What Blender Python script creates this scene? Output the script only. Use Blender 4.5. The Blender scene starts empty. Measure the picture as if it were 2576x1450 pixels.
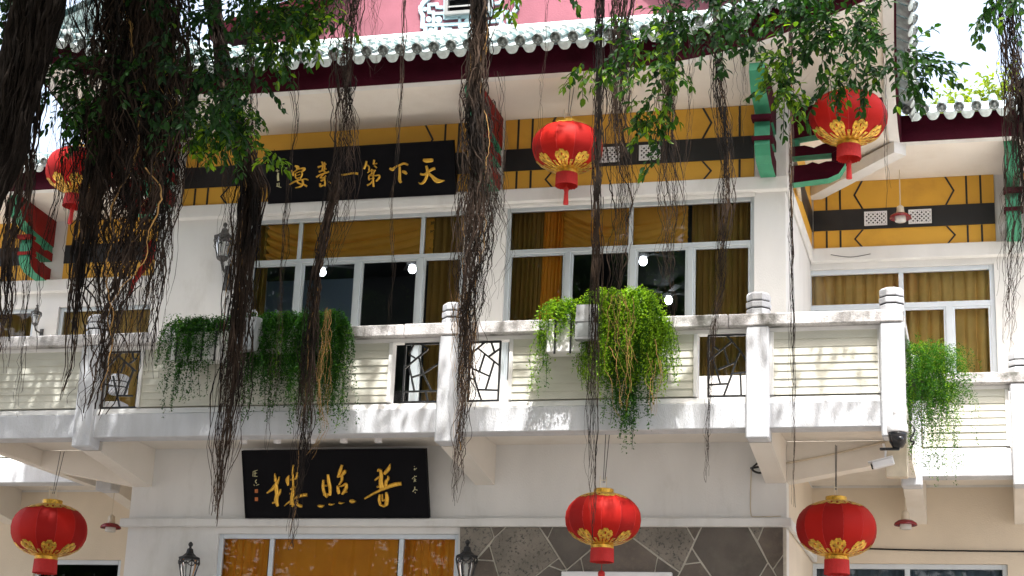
import bpy, math, random
from mathutils import Vector, Matrix
R = math.radians
rnd = random.Random(7)
scene = bpy.context.scene
col = scene.collection

# ------------------------------------------------------------------ camera
CF = Vector((-0.25947997, 0.92457935, 0.27896803))
CR = Vector((0.96511615, 0.25870736, 0.04026565))
CU = Vector((0.0349423, -0.27968468, 0.95945584))
CL = Vector((0.0, -21.8, 1.6))
FPX = 4402.3                      # focal length in units of a 2576 px wide frame
cam = bpy.data.cameras.new('camera')
cam.sensor_width = 36.0
cam.lens = 36.0 * FPX / 2576.0
cam.clip_start = 0.1
cam.clip_end = 2000
camo = bpy.data.objects.new('camera', cam)
col.objects.link(camo)
m3 = Matrix((CR, CU, -CF)).transposed()
camo.matrix_world = Matrix.Translation(CL) @ m3.to_4x4()
scene.camera = camo

# ------------------------------------------------------------------ sky, sun, exposure
SUN_EL, SUN_AZ = 64.0, 16.0       # azimuth: degrees to the right of straight in front of the facade
sd = Vector((math.sin(R(SUN_AZ)) * math.cos(R(SUN_EL)), -math.cos(R(SUN_AZ)) * math.cos(R(SUN_EL)), math.sin(R(SUN_EL))))
w = bpy.data.worlds.new('World')
scene.world = w
w.use_nodes = True
nt = w.node_tree
bg = nt.nodes['Background']
sky = nt.nodes.new('ShaderNodeTexSky')
sky.sky_type = 'NISHITA'
sky.sun_disc = False
sky.sun_elevation = R(SUN_EL)
sky.sun_rotation = math.atan2(sd.x, sd.y)
sky.dust_density = 8.0
sky.air_density = 1.0
# humid white haze over the whole sky
veil = nt.nodes.new('ShaderNodeMixRGB')
veil.blend_type = 'ADD'
veil.inputs[0].default_value = 1.0
veil.inputs[2].default_value = (1.9, 2.05, 2.25, 1)
nt.links.new(sky.outputs[0], veil.inputs[1])
nt.links.new(veil.outputs[0], bg.inputs[0])
bg.inputs[1].default_value = 0.15
sun = bpy.data.lights.new('sun', 'SUN')
sun.energy = 3.5
sun.angle = R(0.53)
sun.color = (1.0, 0.975, 0.94)
suno = bpy.data.objects.new('sun', sun)
col.objects.link(suno)
suno.rotation_euler = (-sd).to_track_quat('-Z', 'Y').to_euler()
vs = scene.view_settings
vs.view_transform = 'Standard'
vs.look = 'None'
vs.exposure = 1.32
vs.gamma = 1.0
vs.use_curve_mapping = False


def at(px, py, Y):
    d = CF * FPX + CR * (px - 1288.0) - CU * (py - 724.8)
    return CL + d * ((Y - CL.y) / d.y)


def at_plane(px, py, p0, n):
    d = CF * FPX + CR * (px - 1288.0) - CU * (py - 724.8)
    return CL + d * ((p0 - CL).dot(n) / d.dot(n))


def pj(q):
    d = Vector(q) - CL
    z = d.dot(CF)
    if z < 0.2:
        return (-9999, -9999)
    return (1288 + FPX * d.dot(CR) / z, 724.8 - FPX * d.dot(CU) / z)


# ------------------------------------------------------------------ materials
def mat(name, base, rough=0.6, var=0.0, vscale=6.0, bump=0.0, bscale=40.0, metal=0.0, spec=0.5,
        dark=None, dscale=1.5, dlo=0.5, dhi=0.75, stretch=None, trans=0.0, emit=None, estr=0.0, tcol=None):
    m = bpy.data.materials.new(name)
    m.use_nodes = True
    t = m.node_tree
    b = t.nodes['Principled BSDF']
    b.inputs['Roughness'].default_value = rough
    b.inputs['Metallic'].default_value = metal
    b.inputs['Specular IOR Level'].default_value = spec
    c = tuple(base) + (1.0,)
    b.inputs['Base Color'].default_value = c
    tc = t.nodes.new('ShaderNodeTexCoord')
    src = tc.outputs['Object']
    if stretch:
        mp = t.nodes.new('ShaderNodeMapping')
        mp.inputs['Scale'].default_value = stretch
        t.links.new(src, mp.inputs[0])
        src = mp.outputs[0]
    out = None
    if var > 0:
        n = t.nodes.new('ShaderNodeTexNoise')
        n.inputs['Scale'].default_value = vscale
        n.inputs['Detail'].default_value = 5
        t.links.new(src, n.inputs['Vector'])
        r = t.nodes.new('ShaderNodeValToRGB')
        r.color_ramp.elements[0].position = 0.3
        r.color_ramp.elements[1].position = 0.7
        r.color_ramp.elements[0].color = tuple(max(0, x * (1 - var)) for x in base) + (1,)
        r.color_ramp.elements[1].color = tuple(min(1, x * (1 + var)) for x in base) + (1,)
        t.links.new(n.outputs['Fac'], r.inputs[0])
        out = r.outputs[0]
    if dark:
        n2 = t.nodes.new('ShaderNodeTexNoise')
        n2.inputs['Scale'].default_value = dscale
        n2.inputs['Detail'].default_value = 8
        n2.inputs['Roughness'].default_value = 0.65
        t.links.new(src, n2.inputs['Vector'])
        r2 = t.nodes.new('ShaderNodeValToRGB')
        r2.color_ramp.elements[0].position = dlo
        r2.color_ramp.elements[1].position = dhi
        r2.color_ramp.elements[0].color = (0, 0, 0, 1)
        r2.color_ramp.elements[1].color = (1, 1, 1, 1)
        t.links.new(n2.outputs['Fac'], r2.inputs[0])
        mx = t.nodes.new('ShaderNodeMixRGB')
        t.links.new(r2.outputs[0], mx.inputs[0])
        if out:
            t.links.new(out, mx.inputs[1])
        else:
            mx.inputs[1].default_value = c
        mx.inputs[2].default_value = tuple(dark) + (1,)
        out = mx.outputs[0]
    if out:
        t.links.new(out, b.inputs['Base Color'])
    if bump > 0:
        n3 = t.nodes.new('ShaderNodeTexNoise')
        n3.inputs['Scale'].default_value = bscale
        n3.inputs['Detail'].default_value = 4
        t.links.new(src, n3.inputs['Vector'])
        bp = t.nodes.new('ShaderNodeBump')
        bp.inputs['Strength'].default_value = bump
        bp.inputs['Distance'].default_value = 0.02
        t.links.new(n3.outputs['Fac'], bp.inputs['Height'])
        t.links.new(bp.outputs[0], b.inputs['Normal'])
    if emit:
        b.inputs['Emission Color'].default_value = tuple(emit) + (1,)
        b.inputs['Emission Strength'].default_value = estr
    if trans > 0:
        o = t.nodes['Material Output']
        tr = t.nodes.new('ShaderNodeBsdfTranslucent')
        if tcol:
            tr.inputs[0].default_value = tuple(tcol) + (1,)
        elif out:
            t.links.new(out, tr.inputs[0])
        else:
            tr.inputs[0].default_value = c
        ms = t.nodes.new('ShaderNodeMixShader')
        ms.inputs[0].default_value = trans
        t.links.new(b.outputs[0], ms.inputs[1])
        t.links.new(tr.outputs[0], ms.inputs[2])
        t.links.new(ms.outputs[0], o.inputs['Surface'])
    return m


def glass_mat(name, tint=(0.97, 0.98, 0.98), ior=1.6):
    m = bpy.data.materials.new(name)
    m.use_nodes = True
    t = m.node_tree
    t.nodes.remove(t.nodes['Principled BSDF'])
    o = t.nodes['Material Output']
    tr = t.nodes.new('ShaderNodeBsdfTransparent')
    tr.inputs[0].default_value = tuple(tint) + (1,)
    gl = t.nodes.new('ShaderNodeBsdfGlossy')
    gl.inputs['Roughness'].default_value = 0.01
    fr = t.nodes.new('ShaderNodeFresnel')
    fr.inputs['IOR'].default_value = ior
    ms = t.nodes.new('ShaderNodeMixShader')
    t.links.new(fr.outputs[0], ms.inputs[0])
    t.links.new(tr.outputs[0], ms.inputs[1])
    t.links.new(gl.outputs[0], ms.inputs[2])
    t.links.new(ms.outputs[0], o.inputs['Surface'])
    return m


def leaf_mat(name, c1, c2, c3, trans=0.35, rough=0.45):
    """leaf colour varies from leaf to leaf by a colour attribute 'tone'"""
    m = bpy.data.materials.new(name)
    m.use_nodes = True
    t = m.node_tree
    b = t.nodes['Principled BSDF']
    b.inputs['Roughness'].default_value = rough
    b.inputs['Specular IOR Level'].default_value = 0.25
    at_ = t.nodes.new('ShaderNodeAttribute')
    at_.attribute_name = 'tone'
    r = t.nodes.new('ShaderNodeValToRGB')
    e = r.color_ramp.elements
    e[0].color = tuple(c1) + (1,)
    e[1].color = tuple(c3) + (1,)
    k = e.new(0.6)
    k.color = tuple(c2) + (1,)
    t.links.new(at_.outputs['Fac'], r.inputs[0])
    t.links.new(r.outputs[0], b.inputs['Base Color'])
    tr = t.nodes.new('ShaderNodeBsdfTranslucent')
    g = t.nodes.new('ShaderNodeMixRGB')
    g.blend_type = 'MULTIPLY'
    g.inputs[0].default_value = 1
    g.inputs[2].default_value = (1.5, 1.6, 0.5, 1)
    t.links.new(r.outputs[0], g.inputs[1])
    t.links.new(g.outputs[0], tr.inputs[0])
    ms = t.nodes.new('ShaderNodeMixShader')
    ms.inputs[0].default_value = trans
    o = t.nodes['Material Output']
    t.links.new(b.outputs[0], ms.inputs[1])
    t.links.new(tr.outputs[0], ms.inputs[2])
    t.links.new(ms.outputs[0], o.inputs['Surface'])
    return m


M = {}
M['white'] = mat('white_plaster', (0.72, 0.72, 0.71), 0.85, 0.05, 1.6, 0.2, 60, dark=(0.48, 0.47, 0.43), dscale=1.3, dlo=0.54, dhi=0.95, stretch=(1.5, 1.5, 0.6))
M['sand'] = mat('rough_white_render', (0.56, 0.575, 0.605), 0.9, 0.10, 3.0, 0.45, 60, dark=(0.50, 0.50, 0.47), dscale=1.8, dlo=0.56, dhi=0.95, stretch=(2, 2, 0.5))
M['louver'] = mat('cream_board_paint', (0.58, 0.575, 0.50), 0.7, 0.08, 2.0, 0.15, 30, dark=(0.42, 0.39, 0.30), dscale=1.2, dlo=0.5, dhi=0.9, stretch=(1, 1, 3))
M['soffit'] = mat('soffit_plaster', (0.76, 0.72, 0.66), 0.85, 0.05, 1.2, 0.15, 50, dark=(0.60, 0.53, 0.44), dscale=0.8, dlo=0.5, dhi=0.95)
M['beige'] = mat('beige_plaster', (0.72, 0.63, 0.51), 0.85, 0.06, 1.3, 0.2, 50)
M['yellow'] = mat('ochre_paint', (0.68, 0.37, 0.04), 0.6, 0.05, 2.0, 0.1, 50, dark=(0.42, 0.21, 0.03), dscale=1.4, dlo=0.55, dhi=0.95)
M['black'] = mat('black_paint', (0.012, 0.012, 0.014), 0.5, 0.2, 5.0, 0.1, 60)
M['maroon'] = mat('maroon_paint', spec=0.1, base=(0.042, 0.002, 0.009), rough=0.7, var=0.2, vscale=4.0, bump=0.2, bscale=40)
M['red'] = mat('red_paint', spec=0.15, base=(0.21, 0.012, 0.010), rough=0.6, var=0.15, vscale=4.0, bump=0.2, bscale=40)
M['green'] = mat('jade_paint', (0.035, 0.24, 0.13), 0.6, 0.15, 5.0, 0.2, 40, dark=(0.02, 0.13, 0.08), dscale=3, dlo=0.55, dhi=0.8)
M['tile'] = mat('glazed_tile', (0.07, 0.13, 0.13), 0.25, 0.4, 14.0, 0.3, 30, dark=(0.50, 0.54, 0.52), dscale=5, dlo=0.46, dhi=0.62)
M['tile_end'] = mat('dark_tile_end', (0.045, 0.060, 0.056), 0.3, 0.4, 14.0, 0.3, 30, dark=(0.42, 0.46, 0.45), dscale=4, dlo=0.52, dhi=0.66)
M['tile_pale'] = mat('pale_glazed_tile', (0.66, 0.76, 0.77), 0.25, 0.2, 12.0, 0.3, 30, dark=(0.16, 0.22, 0.20), dscale=8, dlo=0.60, dhi=0.75)
M['pink'] = mat('rose_plaster', (0.25, 0.085, 0.115), 0.85, 0.2, 1.5, 0.2, 40, dark=(0.22, 0.065, 0.08), dscale=2.2, dlo=0.55, dhi=0.85)
M['pale_blue'] = mat('pale_blue_plaster', (0.36, 0.50, 0.56), 0.8, 0.08, 6.0, 0.2, 40)
M['granite'] = mat('speckled_granite', (0.64, 0.62, 0.62), 0.7, 0.25, 70.0, 0.4, 60, dark=(0.12, 0.12, 0.105), dscale=1.1, dlo=0.48, dhi=0.62)  # broad dark patches stand for moss and for shade painted into the stone
M['alu'] = mat('aluminium_frame', (0.50, 0.55, 0.58), 0.35, 0.04, 4.0, metal=0.25)
M['alu_w'] = mat('white_aluminium_frame', (0.62, 0.68, 0.74), 0.35, 0.04, 4.0)
M['iron'] = mat('black_iron', (0.015, 0.016, 0.018), 0.45, 0.2, 20.0)
M['old_iron'] = mat('weathered_iron', (0.07, 0.07, 0.07), 0.6, 0.5, 12.0, 0.4, 60)
M['glass'] = glass_mat('window_glass')
M['lamp_glass'] = mat('frosted_lamp_glass', (0.8, 0.8, 0.78), 0.15, trans=0.4)
M['brown_cur'] = mat('brown_curtain', (0.38, 0.235, 0.055), 0.8, 0.12, 3.0, trans=0.12)
M['olive_cur'] = mat('olive_curtain', (0.88, 0.62, 0.22), 0.8, 0.12, 3.0, trans=0.12)
M['orange_cur'] = mat('orange_curtain', (0.98, 0.42, 0.035), 0.7, 0.08, 3.0, trans=0.12)
M['gold_cur'] = mat('gold_swag', (0.98, 0.52, 0.07), 0.5, 0.08, 3.0, trans=0.12)
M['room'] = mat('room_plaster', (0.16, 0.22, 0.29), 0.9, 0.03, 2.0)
M['room_dark'] = mat('dim_room', (0.012, 0.014, 0.016), 0.8, 0.2, 2.0)  # near-black colour paints in the dimness of the rooms
M['bulb'] = mat('lit_bulb', (1, 1, 1), 0.3, emit=(0.85, 0.93, 1.0), estr=9.0)
M['gold'] = mat('gold_leaf', (0.78, 0.46, 0.07), 0.34, 0.18, 18.0, 0.3, 30, metal=0.75)
M['ink'] = mat('pale_gilt', (0.55, 0.52, 0.30), 0.6, 0.2, 20.0)
M['board'] = mat('black_lacquer', (0.005, 0.005, 0.007), 0.55, 0.2, 3.0, spec=0.08)
M['seal'] = mat('seal_red', (0.45, 0.13, 0.03), 0.6, 0.3, 30.0)
M['lantern'] = mat('red_lantern_cloth', (0.46, 0.010, 0.005), 0.6, 0.12, 2.0, 0.15, 160, spec=0.2, trans=0.2, tcol=(0.60, 0.008, 0.004))
M['lantern_dark'] = mat('red_lantern_cloth_shaded', (0.34, 0.007, 0.005), 0.6, 0.12, 2.0, 0.15, 160, spec=0.2, trans=0.2, tcol=(0.45, 0.006, 0.004))  # same cloth in darker red, shading painted onto some gores
M['foil'] = mat('gold_foil', (0.60, 0.34, 0.04), 0.34, 0.5, 26.0, 0.5, 22, metal=0.55)
M['fringe'] = mat('red_fringe', (0.50, 0.012, 0.010), 0.6, 0.2, 30.0, 0.4, 80, stretch=(12, 12, 1))
M['lamp_red'] = mat('dark_red_enamel', (0.20, 0.012, 0.018), 0.25, 0.1, 6.0)
M['cream'] = mat('cream_plastic', (0.60, 0.52, 0.40), 0.45, 0.1, 10.0)
M['plastic'] = mat('white_plastic', (0.78, 0.78, 0.80), 0.35, 0.03, 4.0)
M['blk_plastic'] = mat('black_plastic', (0.01, 0.01, 0.012), 0.2)
M['flood'] = mat('grey_floodlight', (0.24, 0.25, 0.25), 0.5, 0.1, 8.0)
M['flood_glass'] = mat('floodlight_lens', (0.28, 0.30, 0.30), 0.15, 0.3, 5.0)
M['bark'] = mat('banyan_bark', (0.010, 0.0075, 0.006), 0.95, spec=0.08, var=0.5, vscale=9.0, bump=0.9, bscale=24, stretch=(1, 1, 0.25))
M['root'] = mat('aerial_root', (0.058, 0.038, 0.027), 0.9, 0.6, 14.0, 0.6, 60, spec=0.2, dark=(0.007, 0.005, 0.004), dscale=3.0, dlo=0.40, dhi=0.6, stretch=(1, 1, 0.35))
M['root_new'] = mat('sunlit_root', (0.36, 0.20, 0.06), 0.8, 0.4, 12.0, stretch=(1, 1, 0.35))  # golden copy of the root colour with sunlight painted in
M['ribbon'] = mat('red_ribbon_cloth', (0.45, 0.015, 0.010), 0.8, 0.3, 12.0, trans=0.2)
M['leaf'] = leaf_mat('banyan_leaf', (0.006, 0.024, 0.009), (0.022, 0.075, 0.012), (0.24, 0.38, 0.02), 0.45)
M['fern'] = leaf_mat('fern_leaf', (0.010, 0.050, 0.010), (0.040, 0.135, 0.015), (0.26, 0.42, 0.03), 0.38, 0.6)
M['far_leaf'] = leaf_mat('far_leaf', (0.10, 0.16, 0.02), (0.24, 0.30, 0.04), (0.40, 0.42, 0.06), 0.4)
M['ground'] = mat('paved_ground', (0.19, 0.175, 0.155), 0.85, 0.2, 1.2, 0.3, 8)
M['grout'] = mat('grout', (0.62, 0.59, 0.52), 0.9, 0.1, 20.0)


def stone_mat(name, base, speck, lo, hi, sc):
    return mat(name, base, 0.75, 0.25, 3.0, 0.5, 70, dark=speck, dscale=sc, dlo=lo, dhi=hi)


M['stone_a'] = stone_mat('speckled_grey_stone', (0.225, 0.20, 0.168), (0.05, 0.05, 0.045), 0.53, 0.64, 30)
M['stone_b'] = stone_mat('brown_slab_stone', (0.125, 0.107, 0.092), (0.18, 0.155, 0.125), 0.5, 0.8, 9)
M['stone_c'] = stone_mat('rust_slab_stone', (0.135, 0.112, 0.094), (0.19, 0.155, 0.12), 0.5, 0.75, 14)
M['stone_d'] = stone_mat('dark_slab_stone', (0.118, 0.102, 0.088), (0.16, 0.145, 0.12), 0.5, 0.8, 7)


# ------------------------------------------------------------------ mesh helpers
class MB:
    def __init__(s):
        s.v, s.f, s.m, s.tone = [], [], [], None

    def add(s, vs, fs, mi=0):
        o = len(s.v)
        s.v.extend(tuple(p) for p in vs)
        for f in fs:
            s.f.append(tuple(i + o for i in f))
            s.m.append(mi)

    def box(s, x0, x1, y0, y1, z0, z1, b=0.0, mi=0):
        if x0 > x1: x0, x1 = x1, x0
        if y0 > y1: y0, y1 = y1, y0
        if z0 > z1: z0, z1 = z1, z0
        if b <= 0:
            vs = [(x, y, z) for x in (x0, x1) for y in (y0, y1) for z in (z0, z1)]
            s.add(vs, [(0, 1, 3, 2), (4, 6, 7, 5), (0, 4, 5, 1), (2, 3, 7, 6), (0, 2, 6, 4), (1, 5, 7, 3)], mi)
            return s
        b = min(b, (x1 - x0) * .4, (y1 - y0) * .4, (z1 - z0) * .4)
        vs, idx = [], {}
        for ix, x in enumerate((x0, x1)):
            for iy, y in enumerate((y0, y1)):
                for iz, z in enumerate((z0, z1)):
                    sx, sy, sz = (b if ix == 0 else -b), (b if iy == 0 else -b), (b if iz == 0 else -b)
                    idx[ix, iy, iz] = len(vs)
                    vs += [(x, y + sy, z + sz), (x + sx, y, z + sz), (x + sx, y + sy, z)]
        I = lambda a, bb, c, k: idx[a, bb, c] + k
        fs = []
        for i in (0, 1):
            q = [I(i, 0, 0, 0), I(i, 1, 0, 0), I(i, 1, 1, 0), I(i, 0, 1, 0)]
            fs.append(q[::-1] if i == 0 else q)
            q = [I(0, i, 0, 1), I(1, i, 0, 1), I(1, i, 1, 1), I(0, i, 1, 1)]
            fs.append(q if i == 0 else q[::-1])
            q = [I(0, 0, i, 2), I(1, 0, i, 2), I(1, 1, i, 2), I(0, 1, i, 2)]
            fs.append(q[::-1] if i == 0 else q)
        for a in (0, 1):
            for c in (0, 1):
                fs.append([I(a, c, 0, 0), I(a, c, 1, 0), I(a, c, 1, 1), I(a, c, 0, 1)])
                fs.append([I(a, 0, c, 0), I(a, 1, c, 0), I(a, 1, c, 2), I(a, 0, c, 2)])
                fs.append([I(0, a, c, 1), I(1, a, c, 1), I(1, a, c, 2), I(0, a, c, 2)])
                for d in (0, 1):
                    fs.append([I(a, c, d, 0), I(a, c, d, 1), I(a, c, d, 2)])
        s.add(vs, fs, mi)
        return s

    def prism(s, pts, off, mi=0, mis=None):
        """closed polygon (3d points) extruded by vector off"""
        n = len(pts)
        off = Vector(off)
        vs = [Vector(p) for p in pts] + [Vector(p) + off for p in pts]
        s.add(vs, [tuple(range(n))[::-1], tuple(range(n, 2 * n))], mi)
        s.add(vs, [(i, (i + 1) % n, n + (i + 1) % n, n + i) for i in range(n)], mi if mis is None else mis)
        return s

    def tube(s, pts, rad, n=6, mi=0, cap=True):
        pts = [Vector(p) for p in pts]
        if not hasattr(rad, '__len__'):
            rad = [rad] * len(pts)
        rings = []
        ref = Vector((0.31, 0.2, 0.93))
        for i, p in enumerate(pts):
            t = (pts[min(i + 1, len(pts) - 1)] - pts[max(i - 1, 0)])
            if t.length < 1e-9:
                t = Vector((0, 0, 1))
            t.normalize()
            a = t.cross(ref)
            if a.length < 1e-3:
                a = t.cross(Vector((1, 0, 0)))
            a.normalize()
            bb = t.cross(a)
            rings.append([p + (a * math.cos(2 * math.pi * k / n) + bb * math.sin(2 * math.pi * k / n)) * rad[i] for k in range(n)])
        vs = [q for r_ in rings for q in r_]
        fs = []
        for i in range(len(pts) - 1):
            for k in range(n):
                fs.append((i * n + k, i * n + (k + 1) % n, (i + 1) * n + (k + 1) % n, (i + 1) * n + k))
        if cap:
            fs.append(tuple(range(n))[::-1])
            fs.append(tuple((len(pts) - 1) * n + k for k in range(n)))
        s.add(vs, fs, mi)
        return s

    def lathe(s, prof, n=24, c=(0, 0, 0), mi=0, phase=0.0, cap=True, mis=None):
        c = Vector(c)
        vs = []
        for r_, z in prof:
            for k in range(n):
                a = 2 * math.pi * k / n + phase
                vs.append(c + Vector((r_ * math.cos(a), r_ * math.sin(a), z)))
        for i in range(len(prof) - 1):
            o = len(s.v)
        fs, ms = [], []
        for i in range(len(prof) - 1):
            for k in range(n):
                fs.append((i * n + k, i * n + (k + 1) % n, (i + 1) * n + (k + 1) % n, (i + 1) * n + k))
                ms.append(mi if mis is None else mis[i])
        if cap:
            fs.append(tuple(range(n))[::-1]); ms.append(mi)
            fs.append(tuple((len(prof) - 1) * n + k for k in range(n))); ms.append(mi)
        o = len(s.v)
        s.v.extend(tuple(p) for p in vs)
        for f, q in zip(fs, ms):
            s.f.append(tuple(i + o for i in f))
            s.m.append(q)
        return s

    def mesh(s, name, mats, smooth=False):
        me = bpy.data.meshes.new(name)
        me.from_pydata(s.v, [], s.f)
        if not isinstance(mats, (list, tuple)):
            mats = [mats]
        for mm in mats:
            me.materials.append(M[mm] if isinstance(mm, str) else mm)
        if len(mats) > 1:
            me.polygons.foreach_set('material_index', s.m)
        if smooth:
            me.polygons.foreach_set('use_smooth', [True] * len(me.polygons))
        if s.tone is not None:
            ca = me.color_attributes.new('tone', 'FLOAT_COLOR', 'CORNER')
            buf = []
            for f, tn in zip(s.f, s.tone):
                buf += [tn, tn, tn, 1.0] * len(f)
            ca.data.foreach_set('color', buf)
        me.update()
        return me

    def build(s, name, mats, parent=None, smooth=False, label=None, cat=None, group=None, kind=None):
        return link(name, s.mesh(name, mats, smooth), parent, label, cat, group, kind)


def link(name, me, parent=None, label=None, cat=None, group=None, kind=None, mw=None):
    o = bpy.data.objects.new(name, me)
    col.objects.link(o)
    if parent is not None:
        o.parent = parent
        base = parent.get('_w')
        root = parent
        # children of world-built things keep their world coordinates
        o.matrix_parent_inverse = WORLD_INV.get(parent.name, Matrix.Identity(4))
        WORLD_INV[o.name] = WORLD_INV.get(parent.name, Matrix.Identity(4)) @ Matrix.Identity(4) if False else Matrix.Identity(4)
    if mw is not None:
        o.matrix_basis = mw
    tag(o, label, cat, group, kind)
    return o


WORLD_INV = {}


def tag(o, label=None, cat=None, group=None, kind=None):
    if label: o['label'] = label
    if cat: o['category'] = cat
    if group: o['group'] = group
    if kind: o['kind'] = kind
    return o


def thing(name, label, cat, loc=(0, 0, 0), group=None, world=True):
    """an Empty at the thing's base; world=True: parts are written in world coordinates"""
    o = bpy.data.objects.new(name, None)
    col.objects.link(o)
    o.location = loc
    o.empty_display_size = 0.2
    if world:
        WORLD_INV[o.name] = Matrix.Translation(-Vector(loc))
    return tag(o, label, cat, group)


def copy_tree(o, parent=None):
    c = o.copy()
    col.objects.link(c)
    c.parent = parent
    if parent is not None:
        c.matrix_parent_inverse = o.matrix_parent_inverse.copy()
    for ch in [x for x in CH.get(o.name, list(o.children))]:
        copy_tree(ch, c)
    return c


CH = {}


def bx(name, m, parent, x0, x1, y0, y1, z0, z1, b=0.008, **k):
    return MB().box(x0, x1, y0, y1, z0, z1, b).build(name, m, parent, **k)


def interp(tab, t):
    if t <= tab[0][0]: return tab[0][1:]
    for a, b in zip(tab, tab[1:]):
        if t <= b[0]:
            u = (t - a[0]) / (b[0] - a[0])
            return tuple(p + (q - p) * u for p, q in zip(a[1:], b[1:]))
    return tab[-1][1:]


# ================================================================== SETTING
g = MB()
g.add([(-400, -400, 0), (400, -400, 0), (400, 400, 0), (-400, 400, 0)], [(0, 1, 2, 3)])
g.build('ground', 'ground', kind='structure')

# levels shared by the whole building
X0, X1 = -11.45, -2.45            # front block, left and right wall
YB = -1.8                         # face of the front balcony
WY = 3.2                          # the side wings stand this much further back
OV = 1.4                          # eave overhang
ZF0, ZB0, ZB1, ZF1 = 9.55, 9.84, 10.16, 10.60     # frieze bottom, band, frieze top
ZE = 10.68                        # eave edge
ZR0, ZR1 = 7.05, 7.20             # hand rail
ZS0, ZS1 = 5.83, 6.14             # balcony edge beam
LEDGE = 5.05

pav = thing('temple_restaurant', 'white two storey temple restaurant with ochre frieze, tiled curved eaves and balcony', 'building', ((X0 + X1) / 2, 0, 0))
wing_r = thing('side_wing', 'set back wing right of the main block with ochre frieze and sunlit balcony', 'building wing', (3.0, WY, 0), 'side wings of the restaurant')
wing_l = thing('side_wing', 'shaded set back wing on the far left, seen behind hanging banyan roots', 'building wing', (-16.5, WY, 0), 'side wings of the restaurant')


# ------------------------------------------------------------------ walls with openings
def wall_front(name, parent, x0, x1, z0, z1, y, th, holes, m='white'):
    """solid wall boxes left between rectangular openings (x0,x1,z0,z1), all in one wall mesh"""
    xs = sorted({x0, x1, *[h[0] for h in holes], *[h[1] for h in holes]})
    zs = sorted({z0, z1, *[h[2] for h in holes], *[h[3] for h in holes]})
    b = MB()
    vid = {}
    solid = lambda i, j: 0 <= i < len(xs) - 1 and 0 <= j < len(zs) - 1 and not any(
        h[0] <= (xs[i] + xs[i + 1]) / 2 <= h[1] and h[2] <= (zs[j] + zs[j + 1]) / 2 <= h[3] for h in holes)

    def V(i, j, k):
        key = (i, j, k)
        if key not in vid:
            vid[key] = len(b.v)
            b.v.append((xs[i], y + k * th, zs[j]))
        return vid[key]
    for i in range(len(xs) - 1):
        for j in range(len(zs) - 1):
            if not solid(i, j):
                continue
            q = [(V(i, j, 0), V(i + 1, j, 0), V(i + 1, j + 1, 0), V(i, j + 1, 0)),
                 (V(i, j, 1), V(i, j + 1, 1), V(i + 1, j + 1, 1), V(i + 1, j, 1))]
            if not solid(i - 1, j): q.append((V(i, j, 0), V(i, j + 1, 0), V(i, j + 1, 1), V(i, j, 1)))
            if not solid(i + 1, j): q.append((V(i + 1, j, 0), V(i + 1, j, 1), V(i + 1, j + 1, 1), V(i + 1, j + 1, 0)))
            if not solid(i, j - 1): q.append((V(i, j, 0), V(i, j, 1), V(i + 1, j, 1), V(i + 1, j, 0)))
            if not solid(i, j + 1): q.append((V(i, j + 1, 0), V(i + 1, j + 1, 0), V(i + 1, j + 1, 1), V(i, j + 1, 1)))
            b.f += q
            b.m += [0] * len(q)
    return b.build(name, m, parent)


WA = (-10.02, -6.80, 6.22, 9.33)
WB = (-6.24, -2.86, 6.9, 9.33)
WL = (-10.10, -6.70, 3.2, 4.86)
wall_front('front_wall', pav, X0, X1, 0, ZF1 + 0.02, 0, 0.25, [WA, WB, WL])
for xx, s in ((X1 - 0.25, 1), (X0, -1)):
    b = MB()
    b.box(xx, xx + 0.25, 0.252, 9.0, 6.0, ZF1 + 0.02)
    b.build('side_wall', 'white', pav)
    MB().box(xx, xx + 0.25, 0.252, 9.0, 0, 5.998).build('side_wall', 'beige', pav)
bx('back_wall', 'white', pav, X0, X1, 9.0, 9.25, 0, 12, 0)
bx('floor_slab', 'room', pav, X0 + .26, X1 - .26, .26, 8.99, 6.0, 6.2, 0)
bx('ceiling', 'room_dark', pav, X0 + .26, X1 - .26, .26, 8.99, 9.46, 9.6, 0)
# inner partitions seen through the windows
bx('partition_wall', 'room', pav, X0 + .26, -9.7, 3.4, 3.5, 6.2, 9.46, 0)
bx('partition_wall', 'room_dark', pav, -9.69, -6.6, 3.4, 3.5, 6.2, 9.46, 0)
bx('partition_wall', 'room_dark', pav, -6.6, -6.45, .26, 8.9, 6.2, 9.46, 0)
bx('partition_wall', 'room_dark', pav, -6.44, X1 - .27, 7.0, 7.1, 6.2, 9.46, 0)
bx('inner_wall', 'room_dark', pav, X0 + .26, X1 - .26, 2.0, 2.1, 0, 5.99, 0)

# beam below the frieze, pilasters
bx('cornice_beam', 'white', pav, X0 - .04, X1 + .05, -0.13, -0.002, 9.36, ZF0, 0.012)
bx('cornice_beam', 'white', pav, X1 + .002, X1 + .05, 0.0, 3.18, 9.36, ZF0, 0.012)
bx('pilaster', 'white', pav, -6.76, -6.32, -0.07, -0.002, ZF0 + .003, ZF1, 0.01)
bx('pilaster', 'white', pav, -2.84, X1 + .03, -0.07, -0.002, ZF0 + .003, ZF1, 0.01)
bx('pilaster', 'white', pav, X0 - .02, -11.12, -0.07, -0.002, ZF0 + .003, ZF1, 0.01)
bx('pilaster', 'white', pav, X1 + .002, X1 + .06, 0.0, 0.45, ZF0 + .003, ZF1, 0.01)
bx('ledge', 'white', pav, X0 - .08, X1 + .07, -0.12, -0.002, LEDGE - .11, LEDGE, 0.012)
bx('ledge', 'white', pav, X1 + .002, X1 + .07, 0.0, 3.18, LEDGE - .11, LEDGE, 0.012)
# window head trims
for W_ in (WA, WB):
    bx('window_head', 'white', pav, W_[0] - .05, W_[1] + .02, -0.05, -0.003, W_[3] - .01, W_[3] + .03, 0.006)


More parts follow.
